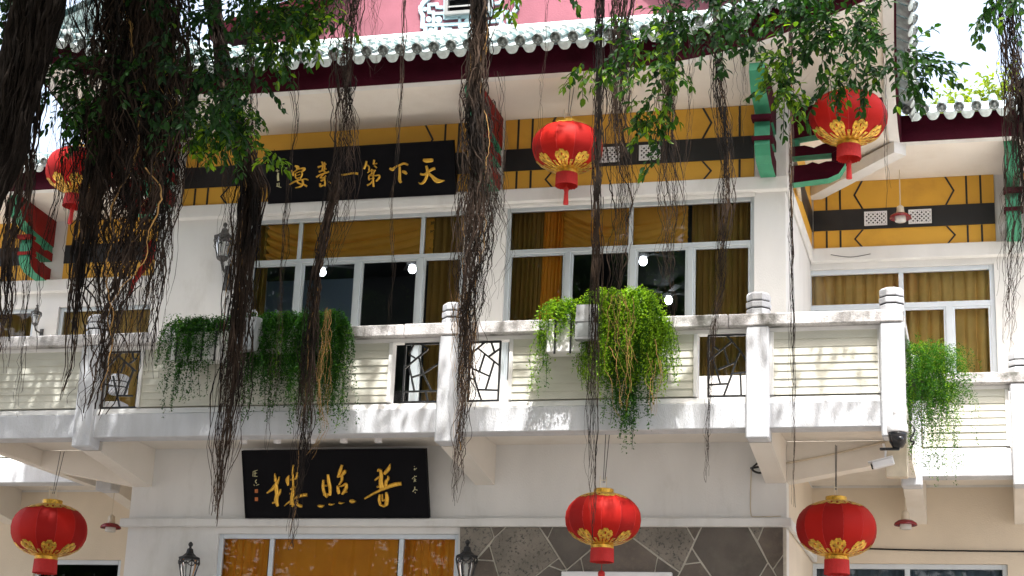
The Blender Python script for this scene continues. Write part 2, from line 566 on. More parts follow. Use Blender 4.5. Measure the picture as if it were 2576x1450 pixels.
# ------------------------------------------------------------------ frieze
def frieze(parent, x0, x1, y, left=True, right=True, vents=()):
    p = bx('frieze_panel', 'yellow', parent, x0, x1, y - 0.03, y - .002, ZF0 + .002, ZF1, 0.004)
    bx('black_band', 'black', p, x0, x1, y - 0.042, y - 0.031, ZB0, ZB1, 0.002)
    zz = ((ZB1 + .004, ZF1 - .003), (ZF0 + .006, ZB0 - .004))
    for s, on in ((1, left), (-1, right)):
        if not on: continue
        e = x0 if s > 0 else x1
        for d in (0.19, 0.39):
            for za, zb in zz:
                bx('stripe', 'black', p, e + s * d - .014, e + s * d + .014, y - 0.036, y - 0.031, za, zb, 0)
        for za, zb in zz:
            zm = (za + zb) / 2
            b = MB()
            w_ = 0.03
            xa, xt = e + s * 0.70, e + s * 0.585
            pts = [(xa, za), (xt, zm), (xa, zb), (xa + w_, zb), (xt + w_, zm), (xa + w_, za)]
            b.prism([(px_, y - 0.036, pz) for px_, pz in pts], (0, .005, 0))
            b.build('chevron', 'black', p)
    for vx0, vx1 in vents:
        b = MB()
        z0, z1 = ZB0 + .045, ZB1 - .06
        b.box(vx0, vx1, y - .052, y - .043, z0, z1, 0, 1)
        fr = .018
        b.box(vx0, vx1, y - .075, y - .053, z0, z0 + fr); b.box(vx0, vx1, y - .075, y - .053, z1 - fr, z1)
        b.box(vx0, vx0 + fr, y - .074, y - .053, z0 + fr, z1 - fr); b.box(vx1 - fr, vx1, y - .074, y - .053, z0 + fr, z1 - fr)
        step = .062
        h = z1 - z0 - 2 * fr
        k = -h
        while k < vx1 - vx0:
            for sg in (1, -1):
                xa, xb = vx0 + k, vx0 + k + h
                za, zb = (z0 + fr, z1 - fr) if sg > 0 else (z1 - fr, z0 + fr)
                ca, cb = max(xa, vx0 + fr), min(xb, vx1 - fr)
                if cb - ca > .01:
                    f = lambda x: za + (zb - za) * (x - xa) / h
                    ww = .013
                    pts = [(ca, y - .068 + .002 * sg, f(ca) - ww), (cb, y - .068 + .002 * sg, f(cb) - ww), (cb, y - .068 + .002 * sg, f(cb) + ww), (ca, y - .068 + .002 * sg, f(ca) + ww)]
                    b.prism(pts, (0, .012, 0))
            k += step
        b.build('vent_grille', ['plastic', 'black'], p)
    return p


frieze(pav, -11.10, -6.78, 0)
vb = at(1610, 385, 0).x
frieze(pav, -6.30, -2.86, 0, vents=((vb, vb + .29), (vb - .56, vb - .27)))
frieze(pav, X1 + .0, X1 + .001, 0, False, False) if False else None
# side frieze of the block
b = MB(); b.box(X1 + .002, X1 + .03, .47, WY - .01, ZF0 + .002, ZF1)
b.build('frieze_panel', 'yellow', pav)
b = MB(); b.box(X1 + .031, X1 + .042, .47, WY - .01, ZB0, ZB1)
b.build('black_band', 'black', pav)


# ------------------------------------------------------------------ windows
def window(parent, x0, x1, z0, z1, y, ztr, up, low, fm='alu', w=.055, panes=True):
    """frame in the opening, transom at ztr, mullions of the upper and lower lights"""
    root = MB()
    d0, d1 = y + .05, y + .12
    root.box(x0, x0 + w, d0, d1, z0, z1, .006); root.box(x1 - w, x1, d0, d1, z0, z1, .006)
    root.box(x0 + w, x1 - w, d0, d1, z1 - w, z1, .006)
    root.box(x0 + w, x1 - w, d0, d1, ztr - w * .6, ztr + w * .6, .006)
    r_ = root.build('window', fm, parent)
    ux = [x0 + w] + list(up) + [x1 - w]
    lx = [x0 + w] + list(low) + [x1 - w]
    for c in up:
        bx('mullion', fm, r_, c - w / 2, c + w / 2, d0 + .003, d1 - .003, ztr + w * .6, z1 - w, .005)
    for i, c in enumerate(low):
        bx('mullion', fm, r_, c - w * .7, c + w * .7, d0 - .012, d1 - .004, z0, ztr - w * .6, .005)
    for i, (a, b_) in enumerate(zip(lx, lx[1:])):
        m_ = MB()
        t = .03
        a_, b2 = a + (w * .7 if i else 0), b_ - (w * .7 if i < len(lx) - 2 else 0)
        zt = ztr - w * .6
        m_.box(a_ + .001, a_ + t, d0 + .012, d1 - .02, z0, zt - .001); m_.box(b2 - t, b2 - .001, d0 + .012, d1 - .02, z0, zt - .001)
        m_.box(a_ + t, b2 - t, d0 + .012, d1 - .02, zt - t, zt - .001)
        m_.build('sash', fm, r_)
    for xs_, za, zb in ((ux, ztr, z1 - w), (lx, z0, ztr)):
        for a, b_ in zip(xs_, xs_[1:]):
            p = MB()
            yy = d0 + .035
            # each pane hangs a hair out of true, as real panes do
            t1, t2 = rnd.uniform(-.006, .006), rnd.uniform(-.004, .004)
            p.add([(a, yy + t1, za), (b_, yy - t1, za), (b_, yy - t1 + t2, zb), (a, yy + t1 + t2, zb)], [(0, 1, 2, 3)])
            p.build('pane', 'glass', r_)
    return r_


XA = lambda px, py: round(at(px, py, 0.08).x, 3)
window(pav, WA[0], WA[1], WA[2], WA[3], 0, 8.70, [XA(757, 590), XA(1064, 590)], [XA(752, 720), XA(901, 720), XA(1057, 720)])
window(pav, WB[0], WB[1], WB[2], WB[3], 0, 8.70, [XA(1588, 560)], [XA(1428, 700), XA(1592, 700), XA(1737, 700)])
window(pav, WL[0], WL[1], WL[2], WL[3], 0, 3.6, [XA(683, 1400), XA(1010, 1390)], [], 'alu_w', .06)


def curtain(name, label, x0, x1, z0, z1, y, m, n, amp=.03, x0b=None, x1b=None, grp=None):
    b = MB()
    nx, nz = max(24, int(n * 14)), 8
    x0b = x0 if x0b is None else x0b
    x1b = x1 if x1b is None else x1b
    ph = rnd.uniform(0, 6)
    sd_ = [rnd.uniform(.5, 1.3) for _ in range(int(n) + 3)]
    for j in range(nz + 1):
        v = j / nz
        for i in range(nx + 1):
            u = i / nx
            xa, xb = x0 + (x0b - x0) * v, x1 + (x1b - x1) * v
            k = u * n
            a = amp * sd_[int(k)] * (1 - (k % 1)) + amp * sd_[int(k) + 1] * (k % 1)
            yy = y + 2.6 * a * (1 - abs(math.sin(math.pi * k + ph + .25 * math.sin(3 * v)))) ** 2.2 + .5 * amp * math.sin(5.1 * k + 2 * v)
            b.v.append((xa + (xb - xa) * u, yy, z1 + (z0 - z1) * v))
    for j in range(nz):
        for i in range(nx):
            q = j * (nx + 1) + i
            b.f.append((q, q + 1, q + nx + 2, q + nx + 1)); b.m.append(0)
    return b.build(name, m, None, True, label, 'curtain', grp)


def swag(name, label, x0, x1, z1, sag, y, m, folds=5):
    b = MB()
    nx, nz = 60, 90
    for j in range(nz + 1):
        v = j / nz
        for i in range(nx + 1):
            u = i / nx
            s_ = 4 * u * (1 - u)
            z = z1 - v * .70
            q = v * .70 - .26 * s_ - .02 * math.sin(9 * u + folds)      # folds hang in U shaped curves
            env = min(1, max(0, q / .10)) * (.6 + .4 * math.sin(3 * u + 5 * v + folds))
            yy = y + .02 + .11 * env * (1 - abs(math.sin(q * 5.2 * folds))) ** 2
            b.v.append((x0 + (x1 - x0) * u, yy, z))
    for j in range(nz):
        for i in range(nx):
            q = j * (nx + 1) + i
            b.f.append((q, q + 1, q + nx + 2, q + nx + 1)); b.m.append(0)
    return b.build(name, m, None, True, label, 'curtain')


XC = lambda px, py: round(at(px, py, 0.35).x, 3)
gc = 'curtains behind the windows'
curtain('curtain', 'dark olive curtain at the left end of the upper left window', XC(618, 600), XC(684, 600), 6.5, 9.35, .25, 'brown_cur', 5, x1b=XC(672, 780), grp=gc)
curtain('curtain', 'brown curtain beside the root bundle at the right end of upper left window', XC(1085, 640), XC(1225, 640), 6.5, 9.35, .25, 'brown_cur', 8, grp=gc)
swag('swag_curtain', 'gold draped swag across the top of the upper left window', XC(676, 590), XC(1098, 570), 9.40, .58, .22, 'gold_cur')
curtain('curtain', 'dark brown curtain at the left end of the upper middle window', XC(1272, 600), XC(1376, 600), 6.5, 9.35, .26, 'brown_cur', 9, x1b=XC(1362, 790), grp=gc)
curtain('curtain', 'bright orange gathered curtain in the upper middle window', XC(1374, 600), XC(1424, 600), 6.5, 9.35, .20, 'orange_cur', 6, .02, x0b=XC(1355, 800), x1b=XC(1412, 800), grp=gc)
swag('swag_curtain', 'gold draped swag across the top of the upper middle window', XC(1420, 560), XC(1734, 550), 9.40, .62, .22, 'gold_cur', 6)
curtain('curtain', 'dark brown curtain at the right end of the upper middle window', XC(1742, 600), XC(1905, 600), 6.5, 9.35, .25, 'brown_cur', 11, grp=gc)
curtain('curtain', 'orange curtain in the left light of the lower window', XC(545, 1400), XC(684, 1400), 3.2, 4.9, .22, 'orange_cur', 8, .02, grp=gc)
curtain('curtain', 'flat orange curtain in the wide middle light of the lower window', XC(686, 1400), XC(1008, 1400), 3.2, 4.9, .23, 'orange_cur', 7, .010, grp=gc)
curtain('curtain', 'orange curtain in the right light of the lower window', XC(1010, 1400), XC(1170, 1400), 3.2, 4.9, .22, 'orange_cur', 9, .022, grp=gc)


def ceiling_lamp(px, py, Y, label):
    p = at(px, py, Y)
    t = thing('ceiling_lamp', label, 'lamp', p, 'lit ceiling lamps inside the restaurant', world=False)
    b = MB(); b.lathe([(0.0, -.04), (.035, -.035), (.058, .0), (.06, .03), (.045, .07), (.03, .09)], 16)
    b.build('bulb', 'bulb', t, True)
    b = MB(); b.lathe([(.06, .085), (.10, .12), (.10, .15), (.02, .16), (.015, 9.46 - p.z)], 16)
    b.build('lamp_holder', 'old_iron', t)
    b = MB()
    for k in range(4):
        a = k * math.pi / 2 + .5
        c, s = math.cos(a), math.sin(a)
        b.prism([(c * .1 - s * .05, s * .1 + c * .05, .14), (c * .1 + s * .05, s * .1 - c * .05, .14), (c * .5 + s * .06, s * .5 - c * .06, .14), (c * .5 - s * .06, s * .5 + c * .06, .14)], (0, 0, .01))
    b.build('fan_blade', 'old_iron', t)
    return t


ceiling_lamp(810, 688, 2.2, 'lit ceiling lamp seen left of centre in the upper left window')
ceiling_lamp(1037, 681, 2.2, 'lit ceiling lamp near the middle mullion of the upper left window')
ceiling_lamp(1618, 661, 2.2, 'upper of the two lit lamps seen in the upper middle window')
ceiling_lamp(1682, 759, 4.6, 'lower lit lamp seen deeper inside the upper middle window')


# ------------------------------------------------------------------ eaves, soffits, roofs
def flare(d, L):
    t = max(0.0, 1 - d / L)
    return t * t


def eave_front(x):                       # front block, edge of the front eave
    d = min(x - (X0 - OV), (X1 + OV) - x)
    f = flare(d, 3.4)
    return Vector((x + (.12 * f if x > -7 else -.12 * f), -OV - .15 * f, ZE + .78 * f))


def eave_side(s, y):                     # s=+1 right, -1 left
    f = flare(y + OV, 3.1)
    x = X1 + OV if s > 0 else X0 - OV
    return Vector((x + s * .12 * f, y - .15 * f, ZE + .78 * f))


def strip(name, A, B_, m, parent, thick=None, smooth=False):
    b = MB()
    n = len(A)
    b.v = [tuple(p) for p in A] + [tuple(p) for p in B_]
    for i in range(n - 1):
        b.f.append((i, i + 1, n + i + 1, n + i)); b.m.append(0)
    return b.build(name, m, parent, smooth)


def lin(a, b, n):
    return [a + (b - a) * i / (n - 1) for i in range(n)]


WPX = round(at(2294, 1200, WY + YB).x, 2)
YRE = WY - OV                            # reentrant corner of the eaves
fx = lin(X0 - OV, X1 + OV, 61)
front_edge = [eave_front(x) for x in fx]
front_in = [Vector((min(max(x, X0), X1), 0, ZF1)) for x in fx]
side_edge = {s: [eave_side(s, y) for y in lin(-OV, YRE, 25)] for s in (1, -1)}
WLEN = 8.5
wing_edge = {s: [Vector(((X1 + OV) + u if s > 0 else (X0 - OV) - u, YRE, ZE)) for u in lin(0, WLEN, 25)] for s in (1, -1)}


def up(pts, dz, out=(0, 0, 0)):
    return [p + Vector((0, 0, dz)) + Vector(out) for p in pts]


FH = .36                                 # fascia height
roof = {}


def eave_set(parent, edge, inner, outv, key, closed=False):
    """soffit, white edge board, maroon fascia along one eave"""
    outv = Vector(outv)
    strip('soffit', inner, [p + Vector((0, 0, .004)) for p in edge], 'soffit', parent, smooth=True)
    b = MB()
    n = len(edge)
    prof = [(-.14, .02), (-.14, -.03), (0, -.03), (0, .003)]
    for p in edge:
        for o_, z in prof:
            b.v.append(tuple(p + outv * o_ + Vector((0, 0, z))))
    for i in range(n - 1):
        for k in range(3):
            b.f.append((i * 4 + k, i * 4 + k + 1, i * 4 + k + 5, i * 4 + k + 4)); b.m.append(0)
    b.build('edge_board', 'white', parent)
    b = MB()
    prof = [(.0, -.028), (.03, -.028), (.03, FH), (-.12, FH)]
    for p in edge:
        for o_, z in prof:
            b.v.append(tuple(p + outv * o_ + Vector((0, 0, z))))
    for i in range(n - 1):
        for k in range(3):
            b.f.append((i * 4 + k, i * 4 + k + 1, i * 4 + k + 5, i * 4 + k + 4)); b.m.append(0)
    return b.build('fascia_board', 'maroon', parent)


eave_set(pav, front_edge, front_in, (0, -1, 0), 'f')
for s in (1, -1):
    ex = X1 if s > 0 else X0
    inn = [Vector((ex, min(max((y + OV) / (YRE + OV) * (WY + 0.0), 0), WY), ZF1)) for y in lin(-OV, YRE, 25)]
    eave_set(pav, side_edge[s], inn, (s, 0, 0), 's')
    par = wing_r if s > 0 else wing_l
    inn = [Vector((ex + s * max(0, u + (0 if u else 0)), WY, ZF1)) for u in lin(0, WLEN, 25)]
    eave_set(par, wing_edge[s], inn, (0, -1, 0), 'w')
    # valley beam below the meeting of the two soffits, hip beam at the corner
    b = MB()
    a, c = Vector((ex, WY, ZF1 - .10)), Vector((ex + s * OV, YRE, ZE - .03))
    n_ = Vector((1, s, 0)).normalized() * .11
    b.prism([a - n_, a + n_, c + n_, c - n_], (0, 0, -.17))
    b.build('valley_beam', 'white', pav)
    b = MB()
    a, c = Vector((ex, 0, ZF1 + .02)), eave_side(s, -OV) + Vector((-s * .15, .15, .0))
    n_ = Vector((1, s, 0)).normalized() * .05
    b.prism([a - n_, a + n_, c + n_, c - n_], (0, 0, -.05))
    b.build('hip_beam', 'soffit', pav)

# roof decks
ZT = 12.06                               # top of the skirt roof at the rose gable wall
YG = 0.35
GX0, GX1 = -10.3, -3.1


def deck(name, parent, edge, inner):
    return strip(name, [p + Vector((0, 0, FH + .015)) for p in edge], inner, 'tile', parent, smooth=True)


rf = deck('roof', pav, front_edge, [Vector((min(max(x, GX0), GX1), YG, ZT)) for x in fx])
for s in (1, -1):
    gx = GX1 if s > 0 else GX0
    deck('roof', pav, side_edge[s], [Vector((gx, YG + (6 - YG) * i / 24, ZT)) for i in range(25)])
    wr = deck('roof', wing_r if s > 0 else wing_l, wing_edge[s], [p + Vector((0, 4.2, 2.0)) for p in wing_edge[s]])
    roof[s] = wr

# one barrel tile column with its round end, local +Y runs up the slope
b = MB()
rt, Lt = .066, 1.7
seg = 8
ys_ = [-.02, .04, .05, .30, .31, .60, .61, .95, .96, Lt]
for yi, y in enumerate(ys_):
    rr = rt * (1.0 if yi % 2 == 0 else .90)
    for k in range(seg + 1):
        a = math.pi * k / seg
        b.v.append((rr * math.cos(a), y, rr * math.sin(a)))
for i in range(len(ys_) - 1):
    for k in range(seg):
        q = i * (seg + 1) + k
        b.f.append((q, q + 1, q + seg + 2, q + seg + 1)); b.m.append(0)
n_barrel = len(b.f)
# round end disc with a raised rim and boss
rings = [(0, -.040), (.022, -.040), (.026, -.030), (.048, -.030), (.052, -.046), (.070, -.046), (.074, -.020), (.074, .0)]
o = len(b.v)
nn = 16
for r_, y in rings:
    for k in range(nn):
        a = 2 * math.pi * k / nn
        b.v.append((r_ * math.cos(a), y - .012, r_ * math.sin(a)))
for i in range(len(rings) - 1):
    for k in range(nn):
        b.f.append((o + i * nn + k, o + i * nn + (k + 1) % nn, o + (i + 1) * nn + (k + 1) % nn, o + (i + 1) * nn + k)); b.m.append(0)
for k in range(3):                       # character-like bars pressed into the disc
    zz = -.024 + k * .024
    b.box(-.034 + .006 * k, .034 - .004 * k, -.050, -.04, zz - .005, zz + .005)
b.m = [1 if i >= n_barrel else 0 for i in range(len(b.f))]
tile_me = b.mesh('roof_tile', ['tile', 'tile_end'], True)
# drip tile: scalloped apron between two round ends
b = MB()
nn = 12
wd, hd = .104, .128
top, bot = [], []
for k in range(nn + 1):
    u = -1 + 2 * k / nn
    zt = -.035 * (1 - u * u)
    zb = -hd * (1 - abs(u) ** 3.0) - .006
    top.append((u * wd, zt + .01)); bot.append((u * wd, zb))
for yy in (-.03, -.012):
    b.v += [(x, yy, z) for x, z in top] + [(x, yy, z) for x, z in bot]
N = nn + 1
for k in range(nn):
    b.f.append((k, k + 1, N + k + 1, N + k)); b.m.append(0)
    b.f.append((2 * N + k, 3 * N + k, 3 * N + k + 1, 2 * N + k + 1)); b.m.append(0)
    b.f.append((N + k, N + k + 1, 3 * N + k + 1, 3 * N + k)); b.m.append(0)
for k in range(nn):                      # tray running back up the roof
    u0, u1 = top[k], top[k + 1]
    b.add([(u0[0], -.012, u0[1]), (u1[0], -.012, u1[1]), (u1[0], 1.65, u1[1]), (u0[0], 1.65, u0[1])], [(0, 1, 2, 3)])
drip_me = b.mesh('drip_tile', ['tile_pale'], True)


def tile_row(parent, curve, outv, slope, pitch=.235, lo=0.0, hi=1.0):
    """walk an eave curve and lay tile columns at an even pitch"""
    outv = Vector(outv)
    d = [0.0]
    for a, c in zip(curve, curve[1:]):
        d.append(d[-1] + (c - a).length)
    L = d[-1]
    n = int(L / pitch)
    pos = lambda s_: Vector(interp([(dd,) + tuple(p) for dd, p in zip(d, curve)], s_))
    for k in range(n):
        for half in (0, 1):
            s_ = (k + .5 + .5 * half) * pitch
            if not (lo * L <= s_ <= hi * L): continue
            p = pos(s_)
            tx = (pos(min(L, s_ + .05)) - pos(max(0, s_ - .05))).normalized()
            sl = (-outv + Vector((0, 0, slope))).normalized()
            nz = tx.cross(sl).normalized()
            if nz.z < 0:
                tx = -tx
                nz = -nz
            sl = nz.cross(tx)
            m = Matrix((tx, sl, nz)).transposed().to_4x4()
            jit = rnd.uniform(-.006, .006)
            base = p + Vector((0, 0, FH - .045)) + outv * .20
            if half == 0:
                mw = Matrix.Translation(base + Vector((0, 0, .055 + jit)) + outv * .03) @ m
                link('roof_tile', tile_me, parent, mw=mw)
            else:
                mw = Matrix.Translation(base + Vector((0, 0, .02 + jit)) + outv * .03) @ m
                link('drip_tile', drip_me, parent, mw=mw)


tile_row(rf, front_edge, (0, -1, 0), .56)
for s in (1, -1):
    tile_row(rf, side_edge[s], (s, 0, 0), .62)
    tile_row(roof[s], wing_edge[s], (0, -1, 0), .48, hi=.62)

# rose gable wall above the skirt roof, its ridge, ornament and vent
b = MB()
gp = [(GX0, ZT - .3), (GX1, ZT - .3), (GX1, ZT + .28), (-4.1, ZT + .62), (-6.7, 15.2), (-9.3, ZT + .62), (GX0, ZT + .28)]
b.prism([(x, YG, z) for x, z in gp], (0, .3, 0))
gw = b.build('gable_wall', 'pink', pav)
for s in (1, -1):                        # barge board of the gable
    b = MB()
    pts = [(-6.7, 15.2), (-4.1 if s > 0 else -9.3, ZT + .62), ((GX1 + .7) if s > 0 else (GX0 - .7), ZT + .20)]
    for (xa, za), (xb, zb) in zip(pts, pts[1:]):
        b.prism([(xa, YG - .25, za), (xb, YG - .25, zb), (xb, YG - .25, zb + .22), (xa, YG - .25, za + .22)], (0, .7, 0))
    b.build('barge_board', 'maroon', gw)
nseg = 26
for i in range(nseg):                    # ridge laid in short glazed pieces
    xa, xb = GX0 - .3 + (GX1 - GX0 + .6) * i / nseg, GX0 - .3 + (GX1 - GX0 + .6) * (i + 1) / nseg
    b = MB()
    pr = [(-.16, -.10), (-.17, -.02), (-.12, .0), (-.13, .06), (-.09, .11), (-.02, .13)]
    vs_ = [(x, YG + y - .02, ZT + z) for x in (xa + .004, xb - .004) for y, z in pr]
    n = len(pr)
    b.add(vs_, [(k, k + 1, n + k + 1, n + k) for k in range(n - 1)] + [tuple(range(n)), tuple(range(2 * n - 1, n - 1, -1))])
    b.build('ridge_tile', 'tile_pale', rf)

gy = YG - .045
zo = lambda X, Y: at((1640 + X * .1863) / 1.59006, (Y * .1863) / 1.59006, gy)


RK = [0]


def ribbon(b, pts, w, dep, conv, mi=0):
    """flat band of width w (in drawing units) along a polyline, given depth, on the plane of conv"""
    for (x0, y0), (x1, y1) in zip(pts, pts[1:]):
        dx, dy = x1 - x0, y1 - y0
        L = math.hypot(dx, dy) or 1
        ex, ey = dx / L * w / 2, dy / L * w / 2
        nx, ny = -dy / L * w / 2, dx / L * w / 2
        q = [conv(x0 - ex + nx, y0 - ey + ny), conv(x1 + ex + nx, y1 + ey + ny), conv(x1 + ex - nx, y1 + ey - ny), conv(x0 - ex - nx, y0 - ey - ny)]
        RK[0] = (RK[0] + 1) % 13
        k_ = Vector((0, .0009 * RK[0], 0))
        b.prism([p + k_ for p in q], (0, dep - .0009 * RK[0], 0), mi)


b = MB()
for pl, w_ in (([(480, -130), (400, -60), (280, 60), (225, 160), (228, 240), (268, 330), (262, 560), (325, 580), (325, 775), (900, 745), (1500, 715), (2110, 655), (2110, 440), (2190, 425), (2190, 300), (2285, 160), (2290, 50), (2240, -80)], 66),
               ([(760, -120), (752, 370), (1200, 338), (1722, 300), (1742, -120)], 64),
               ([(720, 150), (575, 150), (575, 82), (400, 90), (400, 262), (500, 262), (498, 540)], 50),
               ([(500, 292), (720, 282)], 46), ([(330, 535), (560, 530), (1050, 505), (1300, 490)], 50), ([(1060, 380), (1060, 560)], 50), ([(1060, 555), (1250, 540)], 44),
               ([(550, 560), (550, 720)], 50), ([(700, 560), (700, 622), (860, 622), (858, 740)], 50), ([(1100, 570), (1100, 730)], 48),
               ([(1300, 500), (1300, 700)], 46), ([(1450, 480), (1450, 560), (1620, 545), (1620, 690)], 46), ([(1450, 480), (1900, 440)], 46), ([(1800, 220), (1950, 205)], 46),
               ([(1940, 440), (1930, 625), (2090, 605)], 46), ([(1830, 62), (1930, 52), (1935, -60)], 46), ([(1960, 205), (1960, 430)], 46)):
    ribbon(b, pl, w_ * 1.25, .042, zo)
for cx, cy, r_ in ((315, 185, 46), (395, 405, 62), (605, 410, 74), (450, 645, 64), (1220, 440, 58), (1860, 320, 70), (2075, 265, 62), (1990, 540, 62)):
    b.prism([zo(cx + r_ * math.cos(-k * math.pi / 10), cy + r_ * math.sin(-k * math.pi / 10)) + Vector((0, .013, 0)) for k in range(20)], (0, .030, 0))
b.build('gable_ornament', 'pale_blue', gw)
v0, v1 = zo(825, 305), zo(1680, 250)
b = MB()
vz = v0.z + .02
b.box(v0.x, v1.x, YG - .005, YG + .004, vz, vz + .75, 0, 1)
b.box(v0.x - .05, v0.x, YG - .10, YG - .001, vz - .05, vz + .8); b.box(v1.x, v1.x + .05, YG - .10, YG - .001, vz - .05, vz + .8)
b.box(v0.x, v1.x, YG - .10, YG - .001, vz - .05, vz)
k = 0
while k < 6:
    z = vz + .06 + k * .12
    b.prism([(v0.x + .002, YG - .09, z), (v0.x + .002, YG - .02, z + .05), (v0.x + .002, YG - .02, z + .065), (v0.x + .002, YG - .09, z + .015)], (v1.x - v0.x - .004, 0, 0))
    k += 1
b.build('gable_vent', ['flood', 'blk_plastic'], gw)


# ------------------------------------------------------------------ painted eave brackets
def bracket_mesh(th=.20):
    b = MB()
    # profile in (outward, down from the soffit)
    a1 = [(0, 0), (1.22, .10), (1.28, .02), (1.30, -.08), (1.12, -.30), (.72, -.40), (0, -.46)]
    a1 = [(0, .0), (1.20, .06), (1.22, -.05), (1.06, -.28), (.66, -.38), (0, -.46)]
    a2 = [(0, -.57), (.18, -.56), (.30, -.60), (.42, -.55), (.68, -.53), (.70, -.60), (.70, -.86), (.62, -.98), (.48, -1.04), (0, -1.08), (0, -.84), (.20, -.83), (.28, -.80), (.36, -.83), (.46, -.80), (.53, -.76), (.53, -.68), (0, -.70)]
    ext = []
    for p in (a1,):
        ext.append(p)
    # C shaped lower arm split in convex-ish pieces
    up_ = [(0, -.57), (.18, -.56), (.30, -.60), (.42, -.55), (.68, -.53), (.70, -.60), (.53, -.69), (0, -.71)]
    nose = [(.53, -.691), (.70, -.602), (.70, -.86), (.53, -.80)]
    lo_ = [(0, -.84), (.20, -.83), (.28, -.80), (.36, -.83), (.46, -.80), (.53, -.801), (.70, -.861), (.62, -.98), (.48, -1.04), (0, -1.08)]
    for pl in (a1, up_, nose, lo_):
        b.prism([(-th / 2, -d, z) for d, z in pl], (th, 0, 0), 0, 1)
    b.box(-th / 2 - .03, th / 2 + .03, -.80, -.62, -.535, -.475, .006, 0)
    b.box(-th / 2 - .03, th / 2 + .03, -.73, -.54, -.80, -.745, .006, 0)
    for z0, z1 in ((-.46, -.57),):
        b.box(-th / 2 + .02, th / 2 - .02, -.10, -.0, z1, z0, 0, 1)
    return b


brk = bracket_mesh().mesh('bracket', ['red', 'green'])
brk_d = bracket_mesh().mesh('bracket', ['maroon', 'green'])
for x in (-6.42, -2.66, -11.30):
    link('bracket', brk_d if x > -3 else brk, pav, mw=Matrix.Translation((x, -.072, ZF1 + .0)))
link('bracket', brk_d, pav, mw=Matrix.Translation((X1 + .062, .22, ZF1)) @ Matrix.Rotation(R(90), 4, 'Z'))
link('bracket', brk, pav, mw=Matrix.Translation((X0 - .002, .22, ZF1)) @ Matrix.Rotation(R(-90), 4, 'Z'))

# ------------------------------------------------------------------ stone cladding
ys = -.045
zs5 = lambda X, Y: at((1850 + X * .2717) / 1.59006, (2100 + Y * .2717) / 1.59006, ys)
stp = at(1160, 1400, ys).x
cl = bx('stone_cladding', 'grout', pav, stp, X1 - .002, ys + .012, -.002, 0.0, LEDGE - .112, 0)
k6 = 2392
polys = [
    ('a', [(-45, 26), (415, 26), (465, 190), (-45, 790)]), ('b', [(415, 26), (645, 26), (465, 190)]), ('c', [(395, 300), (460, 530), (205, 512)]),
    ('c', [(205, 512), (460, 530), (530, 754), (620, 1060), (-45, 1060), (-45, 790)]),
    ('a', [(645, 26), (1125, 26), (1420, 490), (1270, 600), (700, 1060), (620, 1060), (530, 754), (395, 300), (465, 190)]),
    ('b', [(1125, 26), (1330, 26), (1250, 205)]), ('d', [(1330, 26), (2290, 26), (1535, 660), (1250, 205)]),
    ('c', [(2290, 26), (2872, 470), (2760, 1060), (1860, 1060), (1740, 490)]), ('b', [(1740, 490), (1860, 1060), (1400, 1060), (1535, 660)]),
    ('b', [(1270, 600), (1420, 490), (1535, 660), (1460, 670)]), ('d', [(1270, 600), (1460, 670), (1535, 660), (1400, 1060), (700, 1060)]),
    ('d', [(2872, 470), (3202, 700), (3000, 1060), (2760, 1060)]), ('a', [(2290, 26), (k6 + 905, 26), (k6 + 1025, 235), (k6 + 810, 700)]),
    ('c', [(k6 + 905, 26), (k6 + 1130, 26), (k6 + 1025, 235)]),
    ('d', [(k6 + 1130, 26), (k6 + 1815, 26), (k6 + 2105, 555), (k6 + 1800, 1060), (k6 + 1440, 1060), (k6 + 1265, 754), (k6 + 985, 340)]),
    ('d', [(k6 + 985, 340), (k6 + 1115, 550), (k6 + 875, 580)]), ('c', [(k6 + 875, 580), (k6 + 1115, 550), (k6 + 1265, 754), (k6 + 1440, 1060), (k6 + 608, 1060), (k6 + 810, 700)]),
    ('a', [(k6 + 1815, 26), (k6 + 2040, 26), (k6 + 1950, 240)]), ('c', [(k6 + 2040, 26), (k6 + 2335, 26), (k6 + 2335, 435), (k6 + 2175, 660), (k6 + 2105, 555), (k6 + 1950, 240)]),
    ('b', [(k6 + 2335, 435), (k6 + 2335, 950), (k6 + 2175, 660)]), ('c', [(k6 + 2105, 555), (k6 + 2175, 660), (k6 + 2335, 950), (k6 + 2335, 1060), (k6 + 1800, 1060)])]


def shrink(pts, d):
    """inset a convex polygon given as (x, z)"""
    n = len(pts)
    A = sum(pts[i][0] * pts[(i + 1) % n][1] - pts[(i + 1) % n][0] * pts[i][1] for i in range(n))
    sg = 1 if A > 0 else -1
    out = []
    for i in range(n):
        p, q, r_ = Vector(pts[i - 1]), Vector(pts[i]), Vector(pts[(i + 1) % n])
        e1, e2 = (q - p).normalized(), (r_ - q).normalized()
        n1, n2 = Vector((-e1.y, e1.x)) * sg, Vector((-e2.y, e2.x)) * sg
        k = max(.25, 1 + n1.dot(n2))
        out.append(q + (n1 + n2) * d / k)
    return out, sg


for kind, pl in polys:
    pts = [zs5(*p) for p in pl]
    p2, sg = shrink([(p.x, p.z) for p in pts], .009)
    p3, _ = shrink([(p.x, p.z) for p in pts], .014)
    if sg < 0:
        p2, p3 = p2[::-1], p3[::-1]
    pr = rnd.uniform(-.004, .004)
    b = MB()
    n = len(p2)
    b.v = [(p.x, ys + .011, p.y) for p in p2] + [(p.x, ys - .002 + pr, p.y) for p in p2] + [(p.x, ys - .007 + pr, p.y) for p in p3]
    b.f.append(tuple(range(2 * n, 3 * n))); b.m.append(0)
    for l in (0, 1):
        for i in range(n):
            j = (i + 1) % n
            b.f.append((l * n + i, l * n + j, (l + 1) * n + j, (l + 1) * n + i)); b.m.append(0)
    b.build('stone', 'stone_' + kind, cl)

